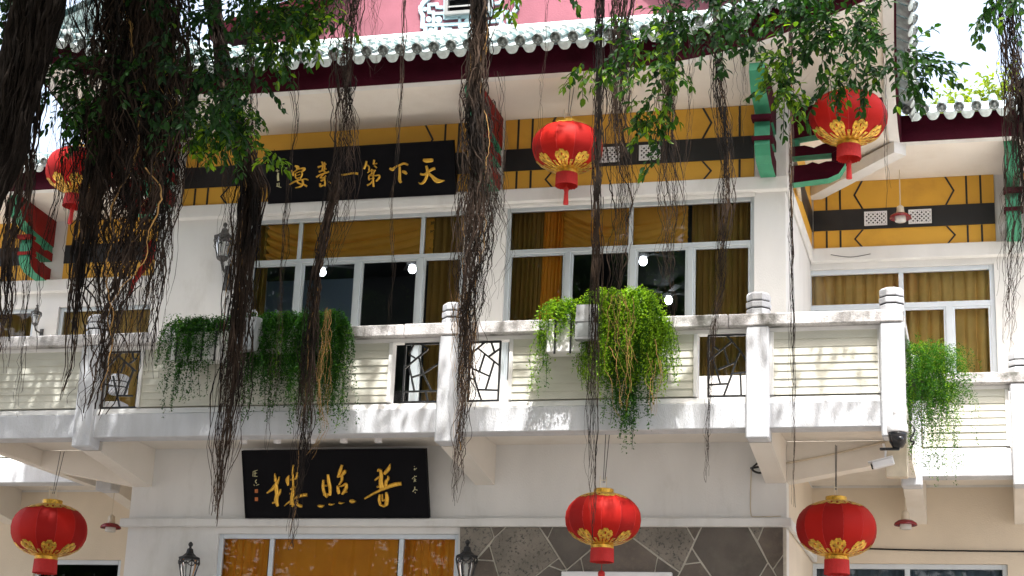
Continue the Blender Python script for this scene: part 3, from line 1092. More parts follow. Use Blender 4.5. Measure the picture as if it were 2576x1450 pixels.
# ------------------------------------------------------------------ balconies
post_prof = [(.135, 0), (.135, 1.0)]


def post_mesh(zb, zt):
    """square shaft up to the rail, octagonal three-drum cap above it"""
    b = MB()
    b.box(-.135, .135, -.135, .135, zb, ZR0 - .002, .018)
    r0 = .150
    z = ZR1 - .02
    h = (zt - z)
    pf, ms = [], []
    zz = z
    for k in range(3):
        hh = h * (.36, .30, .34)[k]
        rr = r0 * (1, 1.03, .99)[k]
        pf += [(rr * .96, zz), (rr, zz + .012), (rr, zz + hh - .028), (rr * .97, zz + hh - .018)]
        ms += [0, 0, 0]
        if k < 2:
            pf += [(rr * .90, zz + hh - .018), (rr * .90, zz + hh)]
            ms += [1, 1, 1]
        zz += hh
    pf += [(r0 * .80, zz + .004)]
    ms += [0]
    b.lathe(pf, 8, (0, 0, 0), 0, math.pi / 8, True, ms)
    return b.mesh('post', ['sand', 'black'])


pm_short = post_mesh(5.70, 7.47)


def balcony(parent, y, x0, x1, posts, panels, wall_y, fascia=True):
    br = MB()
    br.box(x0, x1, y + .02, y + .30, ZS0, ZS1, .012)
    root = br.build('balcony', 'sand', parent)
    b = MB()
    n = max(1, int((x1 - x0) / 1.9))
    for i in range(n):
        xa, xb = x0 + (x1 - x0) * i / n, x0 + (x1 - x0) * (i + 1) / n
        bx('rail_stone', 'granite', root, xa + .003, xb - .003, y - .06, y + .24, ZR0, ZR1 + rnd.uniform(-.004, .004), .012)
    bx('floor_slab', 'soffit', root, x0, x1, y + .301, wall_y - .002, 6.03, 6.16, 0)
    # sloped sill on top of the edge beam and the top rail under the stone
    b = MB()
    b.prism([(x0, y + .03, ZS1 + .002), (x0, y + .22, ZS1 + .002), (x0, y + .20, ZS1 + .10), (x0, y + .07, ZS1 + .075)], (x1 - x0, 0, 0))
    b.build('sill', 'white', root)
    bx('top_rail', 'white', root, x0, x1, y + .06, y + .20, ZR0 - .055, ZR0 - .002, .006)
    for px_ in posts:
        link('post', pm_short, root, mw=Matrix.Translation((px_, y + .09, 0)))
    za, zb = ZS1 + .09, ZR0 - .058
    for xa, xb in panels:
        ns = 8
        h = (zb - za) / ns
        for k in range(ns):
            z = za + k * h
            j = rnd.uniform(-.003, .003)
            b = MB()
            b.prism([(xa, y + .060 + j, z + .004), (xa, y + .071 + j, z + h + .004), (xa, y + .115 + j, z + h + .004), (xa, y + .115 + j, z + .004)], (xb - xa, 0, 0))
            b.build('slat', 'louver', root)
        bx('panel_back', 'louver', root, xa, xb, y + .15, y + .19, za, zb, 0)
        for e in (xa, xb):
            bx('stud', 'white', root, e - .05 if e == xa else e, e if e == xa else e + .05, y + .045, y + .20, za, zb, .006)
    return root


XP = lambda px, py: round(at(px, py, YB).x, 3)
PX = [-12.92, -11.28, -6.37, -2.58, -1.03]
pan = [(-12.75, -11.45), (XP(352, 950), XP(972, 930)), (XP(1286, 930), XP(1742, 930)), (-2.40, -1.20)]
bal = balcony(pav, YB, -13.05, -0.90, PX, pan, 0)
# posts that stand between openings: jambs of the lattice openings
for pxl in ((243, 950), (1108, 930), (1166, 930), (1884, 920)):
    x = XP(*pxl)
    bx('stud', 'white', bal, x - .03, x + .03, YB + .05, YB + .20, ZS1 + .09, ZR0 - .058, .005)
# tapered brackets under the posts, and the cantilevers beside the block
for x in (-11.28, -6.37, -2.58):
    b = MB()
    b.prism([(x - .13, YB + .23, 5.70), (x - .13, -.002, 5.50), (x - .13, -.002, 6.028), (x - .13, YB + .30, 6.028), (x - .13, YB + .302, 5.72)], (.26, 0, 0))
    b.build('bracket_beam', 'soffit', bal)
for s in (1, -1):
    ex = X1 if s > 0 else X0
    b = MB()
    xo = -0.92 if s > 0 else -13.03
    b.prism([(ex + s * .002, .0, 5.52), (xo, .0, 5.80), (xo, .0, 6.028), (ex + s * .002, .0, 6.028)], (0, .26, 0))
    b.build('bracket_beam', 'soffit', bal)
    b = MB()
    b.box(xo - .13 if s > 0 else xo, xo if s > 0 else xo + .13, YB + .31, 1.6, 5.80, 6.026)
    b.build('edge_beam', 'soffit', bal)
for s in (1, -1):
    xa_, xb_ = (X1 + .002, WPX - .16) if s > 0 else (-12.94, X0 - .002)
    bx('floor_slab', 'soffit', bal, xa_, xb_, .262, 3.19, 6.03, 6.155, 0)
# side rail returning towards the wing
for s in (1, -1):
    xo = -1.03 if s > 0 else -12.92
    bx('rail_stone', 'granite', bal, xo - .14, xo + .14, YB + .25, 1.3, ZR0, ZR1, .012)
    bx('side_panel', 'louver', bal, xo - .05, xo + .05, YB + .25, 1.3, 6.16, ZR0 - .002, 0)


def lattice(conv, lines, x0, x1, parent, y, wl=.022):
    b = MB()
    z0, z1 = ZS1 + .09, ZR0 - .058
    f = .022
    b.box(x0, x0 + f, y, y + .03, z0, z1); b.box(x1 - f, x1, y, y + .03, z0, z1)
    b.box(x0 + f, x1 - f, y, y + .03, z0, z0 + f); b.box(x0 + f, x1 - f, y, y + .03, z1 - f, z1)
    cx = lambda v: min(max(v, x0 + .01), x1 - .01)
    cz = lambda v: min(max(v, z0 + .01), z1 - .01)
    k = 0
    for ln in lines:
        for a, c in zip(ln, ln[1:]):
            p, q = conv(*a), conv(*c)
            p, q = Vector((cx(p.x), 0, cz(p.z))), Vector((cx(q.x), 0, cz(q.z)))
            d = (q - p)
            if d.length < .02: continue
            d.normalize()
            n = Vector((-d.z, 0, d.x)) * wl / 2
            yy = y + .004 + .0015 * (k % 5)
            k += 1
            b.prism([(p.x - n.x, yy, p.z - n.z), (q.x - n.x, yy, q.z - n.z), (q.x + n.x, yy, q.z + n.z), (p.x + n.x, yy, p.z + n.z)], (0, .02, 0))
    return b.build('ice_crack_lattice', 'iron', parent)


ly = YB + .10
cv = lambda ox, oy, s: (lambda X, Y: at((ox + X * s) / 1.59006, (oy + Y * s) / 1.59006, ly))
c1 = cv(1560, 1300, .2345)
lattice(c1, [[(410, 240), (325, 480)], [(320, 500), (420, 560)], [(200, 740), (640, 410)], [(520, 230), (640, 410)], [(320, 720), (360, 890), (410, 1130)], [(370, 890), (560, 830), (840, 640)], [(490, 560), (560, 830)], [(180, 1135), (820, 1120)], [(600, 1120), (640, 1330)], [(560, 830), (700, 1120)]], XP(1008, 930), XP(1100, 930), bal, ly)
lattice(c1, [[(1620, 200), (1400, 470), (1230, 660)], [(1725, 200), (1775, 450)], [(1870, 400), (1670, 540)], [(1490, 390), (1860, 690)], [(1610, 500), (1515, 800)], [(1770, 630), (1625, 1100)], [(1400, 740), (1690, 870)], [(1230, 660), (1400, 740)], [(1400, 780), (1440, 930), (1480, 1070), (1555, 1290)], [(1200, 900), (1440, 930)], [(1500, 1100), (1825, 1110)]], XP(1172, 930), XP(1252, 930), bal, ly)
lattice(cv(2780, 1280, .2346), [[(190, 700), (530, 440), (640, 350)], [(540, 150), (770, 520), (915, 710)], [(770, 520), (690, 710), (630, 910), (490, 1285)], [(490, 480), (570, 760)], [(390, 840), (700, 710)], [(290, 620), (430, 1090)], [(190, 1105), (550, 1085)], [(640, 910), (910, 885)], [(770, 900), (785, 1285)], [(320, 450), (410, 510)]], XP(1776, 920), XP(1878, 920), bal, ly)
lattice(cv(300, 1330, .2344), [[(985, 200), (990, 450)], [(1050, 430), (910, 540)], [(740, 400), (1025, 655)], [(790, 310), (500, 620)], [(845, 500), (770, 690)], [(990, 630), (830, 1070)], [(720, 1075), (980, 1080)], [(640, 740), (750, 1260)], [(410, 880), (640, 910)]], XP(250, 950), XP(340, 950), bal, ly)

# downlights under the edge beam
for i, px_ in enumerate((613, 698, 785, 865, 952)):
    p = at(px_, 1106 - .008 * (px_ - 613), -1.0)
    t = thing('downlight', ['white downlight nearest the roots at the left end of the row above the black signboard', 'second downlight from the left in the row above the black signboard', 'middle downlight in the row above the black signboard', 'fourth downlight from the left in the row above the black signboard', 'rightmost downlight in the row above the black signboard'][i], 'downlight', (p.x, p.y, 6.028), 'downlights under the balcony', world=False)
    MB().lathe([(.030, -6.03 + p.z + .055), (.012, -6.03 + p.z + .06), (.012, 0.0)], 10).build('stem', 'plastic', t)
    b = MB()
    zz = p.z - 6.028
    b.lathe([(.036, .06), (.046, .05), (.050, -.05), (.046, -.055), (.040, -.03)], 16, (0, 0, zz))
    b.build('can', 'plastic', t, True)

# ------------------------------------------------------------------ side wings
for s, par in ((1, wing_r), (-1, wing_l)):
    if s > 0:
        wx0, wx1 = X1 + .01, 7.0
        win = (at(2028, 740, WY).x, at(2503, 740, WY).x, 6.2, at(2300, 670, WY).z)
        low = (at(2040, 1430, WY).x, at(2535, 1430, WY).x, 3.0, at(2300, 1418, WY).z)
    else:
        wx0, wx1 = -22.0, X0 - .01
        win = (at(150, 760, WY).x, at(398, 760, WY).x, 6.2, 9.10)
        low = (at(85, 1430, WY).x, at(303, 1430, WY).x, 3.0, at(200, 1408, WY).z)
    holes = [win, low]
    w2 = None
    if s < 0:
        w2 = (at(-150, 780, WY).x, at(88, 780, WY).x, 6.2, 9.10)
        holes.append(w2)
    wall_front('front_wall', par, wx0, wx1, 6.0, ZF1 + .02, WY, .25, [h for h in holes if h is not low], 'white')
    wall_front('lower_wall', par, wx0, wx1, 0, 5.998, WY, .25, [low], 'beige')
    bx('side_wall', 'white', par, wx1 - .25 if s > 0 else wx0, wx1 if s > 0 else wx0 + .25, WY + .251, 9, 0, ZF1, 0)
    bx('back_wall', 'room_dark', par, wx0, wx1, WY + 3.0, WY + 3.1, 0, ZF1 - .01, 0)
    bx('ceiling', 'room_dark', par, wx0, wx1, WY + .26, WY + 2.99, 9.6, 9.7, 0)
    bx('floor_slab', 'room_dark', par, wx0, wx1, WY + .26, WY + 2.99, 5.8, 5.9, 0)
    bx('cornice_beam', 'white', par, wx0, wx1, WY - .12, WY - .002, 9.34, ZF0, .012)
    if s > 0:
        f0, f1 = X1 + .06, at(2503, 540, WY).x
        va, vb_ = at(2175, 560, WY).x, at(2286, 556, WY).x
        frieze(par, f0, f1, WY, vents=((va, va + .33), (vb_, vb_ + .33)))
        link('bracket', brk_d, par, mw=Matrix.Translation((at(2548, 540, WY).x, WY - .002, ZF1)))
        frieze(par, f1 + .42, f1 + 3.6, WY)
    else:
        f0, f1 = at(165, 640, WY).x, at(395, 640, WY).x + .4
        frieze(par, f0, f1, WY)
        link('bracket', brk, par, mw=Matrix.Translation((at(120, 640, WY).x, WY - .002, ZF1)))
        frieze(par, f0 - 4.0, f0 - .48, WY)
    ztr = at(2300, 765, WY).z
    if s > 0:
        window(par, win[0], win[1], win[2], win[3], WY, ztr, [at(2266, 700, WY).x], [at(2265, 860, WY).x, at(2390, 860, WY).x], 'alu_w', .07)
        curtain('curtain', 'olive brown pleated curtain in the left half of the right wing window', win[0], at(2262, 800, WY).x, 6.2, win[3], WY + .22, 'olive_cur', 9, .035, grp=gc)
        curtain('curtain', 'olive brown pleated curtain in the right half of the right wing window', at(2268, 800, WY).x, win[1], 6.2, win[3], WY + .22, 'olive_cur', 8, .04, grp=gc)
        window(par, low[0], low[1], low[2], low[3], WY, 3.3, [at(2282, 1440, WY).x], [], 'alu_w', .07)
        curtain('curtain', 'grey curtain in the ground floor window at the bottom right corner', low[0], low[1], 3.0, low[3], WY + .3, 'room', 16, .02, grp=gc)
    else:
        window(par, win[0], win[1], win[2], win[3], WY, 8.55, [(win[0] + win[1]) / 2], [(win[0] + win[1]) / 2], 'alu', .07)
        curtain('curtain', 'olive curtain in the left wing window behind the big root mass', win[0], win[1], 6.2, win[3], WY + .24, 'olive_cur', 9, .03, grp=gc)
        window(par, w2[0], w2[1], w2[2], w2[3], WY, 8.55, [], [(w2[0] + w2[1]) / 2], 'alu', .07)
        curtain('curtain', 'brown curtain in the window at the left edge beside the wall lamp', w2[0], w2[1], 6.2, w2[3], WY + .24, 'brown_cur', 9, .03, grp=gc)
        window(par, low[0], low[1], low[2], low[3], WY, 3.3, [], [], 'alu_w', .07)
    # balcony of the wing
    yb = WY + YB
    if s > 0:
        wp = [WPX, at(2568, 1000, yb).x, 3.6]
        balcony(par, yb, WPX - .15, 6.9, wp, [(wp[0] + .2, wp[1] - .2), (wp[1] + .2, wp[2] - .2)], WY)
    else:
        wp = [-13.02, at(290, 980, yb).x, at(110, 1150, yb).x - .1, -18.0]
        wp = [at(290, 980, yb).x, -15.2, -18.0]
        balcony(par, yb, -21.9, -12.95, wp, [(-15.0, wp[0] - .2), (-17.8, -15.4)], WY)
    for x in wp[:2]:
        b = MB()
        b.prism([(x - .12, yb + .23, 5.70), (x - .12, WY - .002, 5.48), (x - .12, WY - .002, 6.028), (x - .12, yb + .302, 6.028)], (.24, 0, 0))
        b.build('bracket_beam', 'soffit', par)


# ================================================================== SIGNBOARDS
def signboard(name, label, corners, z_bot, thick=.06):
    """corners: pixel TL, TR, BR, BL; the board stands on z_bot, its top leaning out from the wall"""
    (tl, tr, br, bl) = corners
    yb = -.14
    # lean so that the left edge is square to the bottom edge
    best = None
    for k in range(0, 90):
        yt = yb - .01 * k
        e = abs(at(tl[0], tl[1], yt).x - at(bl[0], bl[1], yb).x) + abs(at(tr[0], tr[1], yt).x - at(br[0], br[1], yb).x)
        if best is None or e < best[0]:
            best = (e, yt)
    yt = best[1]
    x0 = (at(tl[0], tl[1], yt).x + at(bl[0], bl[1], yb).x) / 2
    x1 = (at(tr[0], tr[1], yt).x + at(br[0], br[1], yb).x) / 2
    z0 = (at(bl[0], bl[1], yb).z + at(br[0], br[1], yb).z) / 2
    z1 = (at(tl[0], tl[1], yt).z + at(tr[0], tr[1], yt).z) / 2
    lo, hi = Vector((0, yb, z0)), Vector((0, yt, z1))
    upv = (hi - lo).normalized()
    n = Vector((1, 0, 0)).cross(upv)          # points to the viewer
    if n.y > 0: n = -n
    t = thing(name, label, 'signboard', ((x0 + x1) / 2, yb, z0))
    b = MB()
    A, B_, C_, D_ = Vector((x0, yb, z0)), Vector((x1, yb, z0)), Vector((x1, yt, z1)), Vector((x0, yt, z1))
    b.prism([A, B_, C_, D_], -n * thick)
    b.build('board', 'board', t)
    f = MB()
    fw = .018
    for p, q in ((A, B_), (B_, C_), (C_, D_), (D_, A)):
        d = (q - p).normalized()
        s_ = n.cross(d).normalized() * fw
        if s_.dot((A + C_) / 2 - p) < 0: s_ = -s_
        f.prism([p + n * .002, q + n * .002, q + s_ + n * .002, p + s_ + n * .002], n * .008)
    f.build('rim', 'board', t)
    return t, A, n


def brush(strokes, conv, t, name, m, h=.022, wk=1.0):
    """brush strokes with swelling width carved proud of the board"""
    b = MB()
    for st in strokes:
        # smooth the polyline
        P = []
        for i in range(len(st) - 1):
            p0 = st[max(i - 1, 0)]; p1 = st[i]; p2 = st[i + 1]; p3 = st[min(i + 2, len(st) - 1)]
            for k in range(5):
                u = k / 5
                P.append(tuple(.5 * ((2 * p1[j]) + (-p0[j] + p2[j]) * u + (2 * p0[j] - 5 * p1[j] + 4 * p2[j] - p3[j]) * u * u + (-p0[j] + 3 * p1[j] - 3 * p2[j] + p3[j]) * u ** 3) for j in range(3)))
        P.append(st[-1])
        n = len(P)
        rows = []
        hh = h * rnd.uniform(.88, 1.1)
        for i in range(n):
            x, y, w_ = P[i]
            w_ = max(6, w_) * wk
            a, c = P[max(i - 1, 0)], P[min(i + 1, n - 1)]
            dx, dy = c[0] - a[0], c[1] - a[1]
            L = math.hypot(dx, dy) or 1
            nx, ny = -dy / L * w_ / 2, dx / L * w_ / 2
            row = []
            for u, z in ((-1, -.002), (-1, .55), (-.45, .92), (0, 1.0 - .12), (.45, .92), (1, .55), (1, -.002)):
                row.append(conv(x + nx * u, y + ny * u, z * hh if z > 0 else z))
            rows.append(row)
        ex = .3
        o = len(b.v)
        for r_ in rows: b.v += [tuple(p) for p in r_]
        for i in range(n - 1):
            for k in range(6):
                b.f.append((o + i * 7 + k, o + i * 7 + k + 1, o + i * 7 + k + 8, o + i * 7 + k + 7)); b.m.append(0)
        b.f.append(tuple(o + k for k in range(7))); b.m.append(0)
        b.f.append(tuple(o + (n - 1) * 7 + k for k in range(6, -1, -1))); b.m.append(0)
    return b.build(name, m, t)


t1, p1, n1 = signboard('upper_signboard', 'black lacquer signboard with six gold brush characters leaning out under the eave', ((668, 375), (1139, 358), (1149, 492), (675, 511)), ZF0)
cA = lambda X, Y, h: at_plane((1100 + X * .1475) / 1.59006, (600 + Y * .1475) / 1.59006, p1 + n1 * .002, n1) + n1 * h
cB = lambda X, Y, h: at_plane((1440 + X * .1475) / 1.59006, (600 + Y * .1475) / 1.59006, p1 + n1 * .002, n1) + n1 * h
brush([[(545, 435, 40), (620, 470, 90), (600, 540, 50)], [(450, 550, 25), (490, 640, 60), (500, 710, 30)], [(520, 600, 30), (600, 545, 35), (700, 505, 40), (800, 510, 70), (775, 560, 50), (700, 600, 30)],
       [(560, 640, 30), (650, 600, 30), (700, 580, 30)], [(560, 650, 35), (560, 740, 35), (600, 790, 35)], [(720, 590, 40), (740, 660, 45), (700, 760, 40), (680, 830, 35)], [(590, 700, 25), (690, 660, 30)], [(580, 780, 35), (690, 740, 30)],
       [(640, 790, 50), (610, 870, 45), (680, 920, 45), (780, 940, 45), (870, 990, 50)], [(740, 800, 50), (760, 900, 55), (700, 990, 50), (560, 1030, 25)], [(400, 940, 35), (500, 880, 45), (620, 830, 40), (740, 810, 40), (830, 790, 40), (910, 820, 40)]], cA, t1, 'gold_character', 'gold')
brush([[(1270, 320, 30), (1300, 400, 40), (1290, 500, 35), (1270, 590, 30)], [(1170, 470, 60), (1280, 430, 35), (1390, 380, 45)], [(1200, 590, 50), (1290, 560, 30), (1400, 510, 40)], [(1130, 740, 45), (1220, 680, 40), (1340, 640, 40), (1470, 590, 50)], [(1340, 330, 35), (1350, 450, 40), (1330, 600, 35)],
       [(1380, 590, 35), (1280, 700, 35), (1240, 760, 35), (1340, 760, 35)], [(1390, 700, 40), (1330, 750, 35)], [(1250, 840, 50), (1340, 800, 40), (1370, 750, 30)], [(1350, 780, 40), (1360, 900, 45), (1350, 980, 50)], [(1230, 910, 50), (1230, 990, 45), (1310, 960, 40), (1400, 980, 50)], [(1440, 830, 30), (1510, 910, 45)]], cA, t1, 'gold_character', 'gold')
brush([[(1760, 690, 60), (1950, 662, 45), (2130, 630, 55), (2260, 650, 65)]], cA, t1, 'gold_character', 'gold')
brush([[(180, 300, 40), (160, 400, 60), (110, 520, 50)], [(200, 410, 30), (250, 470, 40), (240, 560, 35)], [(390, 270, 50), (370, 400, 45)], [(380, 390, 30), (470, 365, 35)], [(390, 430, 35), (460, 490, 40)], [(210, 620, 30), (300, 560, 35), (430, 560, 45)], [(320, 520, 35), (320, 640, 40), (250, 700, 35), (240, 790, 40), (270, 820, 35)],
       [(400, 560, 40), (370, 640, 40), (360, 760, 45), (370, 1000, 55)], [(230, 700, 30), (400, 700, 35), (520, 690, 45), (520, 760, 50), (440, 850, 45)], [(250, 790, 30), (400, 770, 35)], [(360, 820, 35), (290, 910, 40), (200, 960, 45)]], cB, t1, 'gold_character', 'gold')
brush([[(810, 500, 50), (890, 530, 80), (970, 460, 50), (1080, 410, 50), (1200, 370, 60), (1310, 410, 50)], [(1080, 450, 50), (1080, 650, 70), (1080, 820, 80), (1120, 890, 60)], [(1150, 580, 60), (1220, 610, 85), (1270, 660, 50)]], cB, t1, 'gold_character', 'gold')
brush([[(1720, 265, 60), (1800, 290, 110), (1950, 280, 100), (1990, 280, 60)], [(1640, 650, 50), (1740, 670, 60), (1850, 600, 60), (1950, 530, 80), (2040, 500, 70)], [(1800, 430, 60), (1830, 550, 70), (1810, 720, 70), (1750, 850, 70), (1660, 920, 50), (1590, 880, 15)], [(1850, 620, 60), (1950, 710, 75), (2100, 840, 120), (2300, 830, 20)]], cB, t1, 'gold_character', 'gold')
brush([[(55, 530, 20), (60, 600, 20)], [(20, 570, 15), (110, 570, 15)], [(90, 620, 40), (80, 720, 50), (90, 840, 50)], [(60, 900, 20), (60, 1000, 20)], [(110, 890, 20), (110, 1010, 20)], [(40, 980, 20), (170, 1020, 20)]], cA, t1, 'small_inscription', 'ink', .005)

t2, p2, n2 = signboard('lower_signboard', 'black signboard with three large gold brush characters above the ground floor window', ((608, 1133), (1072, 1130), (1079, 1300), (617, 1307)), LEDGE)
cC = lambda X, Y, h: at_plane((1020 + X * .1655) / 1.59006, (1820 + Y * .1655) / 1.59006, p2 + n2 * .002, n2) + n2 * h
cD = lambda X, Y, h: at_plane((1430 + X * .1655) / 1.59006, (1820 + Y * .1655) / 1.59006, p2 + n2 * .002, n2) + n2 * h
brush([[(490, 440, 15), (500, 560, 60), (500, 640, 60)], [(600, 520, 30), (570, 620, 50), (510, 720, 90), (430, 820, 80), (300, 920, 40)], [(520, 650, 60), (520, 800, 90), (540, 950, 90), (520, 1100, 100), (560, 1240, 60)], [(430, 1160, 50), (520, 1130, 60)], [(630, 820, 30), (600, 920, 60), (550, 1000, 50)],
       [(830, 490, 20), (790, 600, 90), (810, 740, 40)], [(940, 240, 35), (920, 450, 50), (930, 650, 50), (930, 800, 60), (910, 1000, 90), (890, 1200, 100)], [(860, 600, 40), (1000, 560, 60), (1020, 420, 50)], [(870, 830, 50), (980, 770, 50)], [(990, 1030, 60), (1130, 980, 85), (1270, 960, 80)], [(720, 1230, 20), (850, 1120, 50), (990, 1030, 50)],
       [(900, 1240, 50), (1000, 1170, 70), (1040, 1090, 40)], [(1010, 1180, 60), (1090, 1230, 80), (1150, 1240, 60)], [(850, 930, 50), (970, 920, 40)]], cC, t2, 'gold_character', 'gold', .03)
brush([[(1660, 600, 50), (1650, 780, 70), (1700, 950, 70), (1760, 1020, 60)], [(1770, 470, 60), (1790, 650, 80), (1820, 800, 80), (1820, 980, 60)], [(1680, 740, 35), (1760, 740, 40)], [(1660, 960, 60), (1830, 950, 60)], [(2110, 240, 60), (2060, 400, 80), (2010, 540, 60)], [(2000, 520, 40), (2100, 500, 60), (2180, 400, 90), (2220, 390, 40)], [(2110, 520, 70), (2100, 620, 60), (2040, 720, 40)],
       [(2000, 740, 40), (2020, 860, 80), (2040, 940, 60)], [(2040, 760, 30), (2130, 740, 50), (2200, 700, 70), (2210, 790, 80), (2160, 880, 80), (2120, 950, 60)], [(2160, 890, 50), (2240, 890, 30)], [(1530, 1220, 40), (1600, 1240, 80), (1680, 1220, 20)], [(1790, 1180, 40), (1850, 1200, 50), (1930, 1180, 20)], [(2030, 1150, 40), (2090, 1165, 50), (2170, 1150, 15)], [(2300, 1100, 60), (2360, 1120, 100), (2440, 1120, 30)]], cC, t2, 'gold_character', 'gold', .03)
brush([[(500, 400, 40), (520, 340, 40), (600, 370, 40)], [(560, 360, 60), (580, 500, 90), (570, 650, 100), (600, 800, 120)], [(800, 210, 15), (750, 340, 90), (650, 460, 70)], [(430, 610, 40), (490, 560, 60), (540, 520, 50)], [(740, 500, 20), (750, 570, 60), (700, 640, 80), (690, 760, 70)], [(480, 770, 50), (570, 760, 50)], [(180, 1055, 50), (360, 950, 60), (560, 850, 70), (700, 790, 85), (880, 720, 100), (1070, 690, 90)],
       [(550, 950, 50), (530, 1080, 70), (560, 1210, 60)], [(610, 940, 30), (610, 1100, 40)], [(700, 900, 50), (720, 1050, 90), (700, 1210, 90)], [(540, 1190, 60), (650, 1240, 50), (720, 1200, 60)], [(600, 1110, 35), (690, 1080, 60)]], cD, t2, 'gold_character', 'gold', .03)
brush([[(1370, 275, 20), (1382, 287, 15)], [(1385, 320, 18), (1375, 365, 18), (1430, 320, 15)], [(1380, 500, 14), (1385, 530, 14)], [(1320, 580, 18), (1370, 535, 15), (1430, 515, 18)], [(1390, 560, 18), (1370, 610, 15), (1415, 640, 15)], [(1360, 655, 14), (1410, 590, 15)], [(1385, 770, 24), (1380, 830, 22), (1335, 890, 22)], [(1385, 835, 20), (1450, 855, 18)], [(1385, 900, 20), (1405, 925, 18)]], cD, t2, 'small_inscription', 'ink', .005)
brush([[(-45, 400, 14), (-50, 520, 14)], [(-45, 400, 12), (60, 370, 14)], [(-20, 450, 12), (50, 440, 14)], [(0, 400, 14), (0, 520, 16)], [(-30, 515, 14), (60, 520, 14)], [(40, 600, 18), (10, 640, 18), (40, 690, 20)], [(30, 740, 14), (100, 710, 16)], [(-30, 720, 14), (-10, 745, 14)]], cC, t2, 'small_inscription', 'ink', .005)
for cy in (875, 1070):
    b = MB()
    q = [cC(35 + dx * 38, cy + dy * 45, 0) for dx, dy in ((-1, 1), (1, 1), (1, -1), (-1, -1))]
    b.prism(q, n2 * .004)
    b.build('red_seal', 'seal', t2)

# white notice board at the bottom edge of the picture
pa, pb = at(1413, 1438, -.10), at(1691, 1438, -.10)
nb = thing('notice_panel', 'white panel on the stone wall at the bottom edge below the middle lantern', 'panel', ((pa.x + pb.x) / 2, -.05, pa.z - 1.2))
bx('panel', 'plastic', nb, pa.x, pb.x, -.13, -.056, pa.z - 1.2, pa.z, .01)
tz = at(1513, 1441, -.4)
tp = thing('red_tassel', 'small red tassel hanging below the middle lantern at the bottom edge', 'tassel', tz, world=False)
MB().lathe([(.004, .45), (.004, .03), (.03, .02), (.045, 0), (.045, -.05), (.03, -.07), (.028, -.10), (.036, -.30)], 12).build('tassel', 'fringe', tp, True)


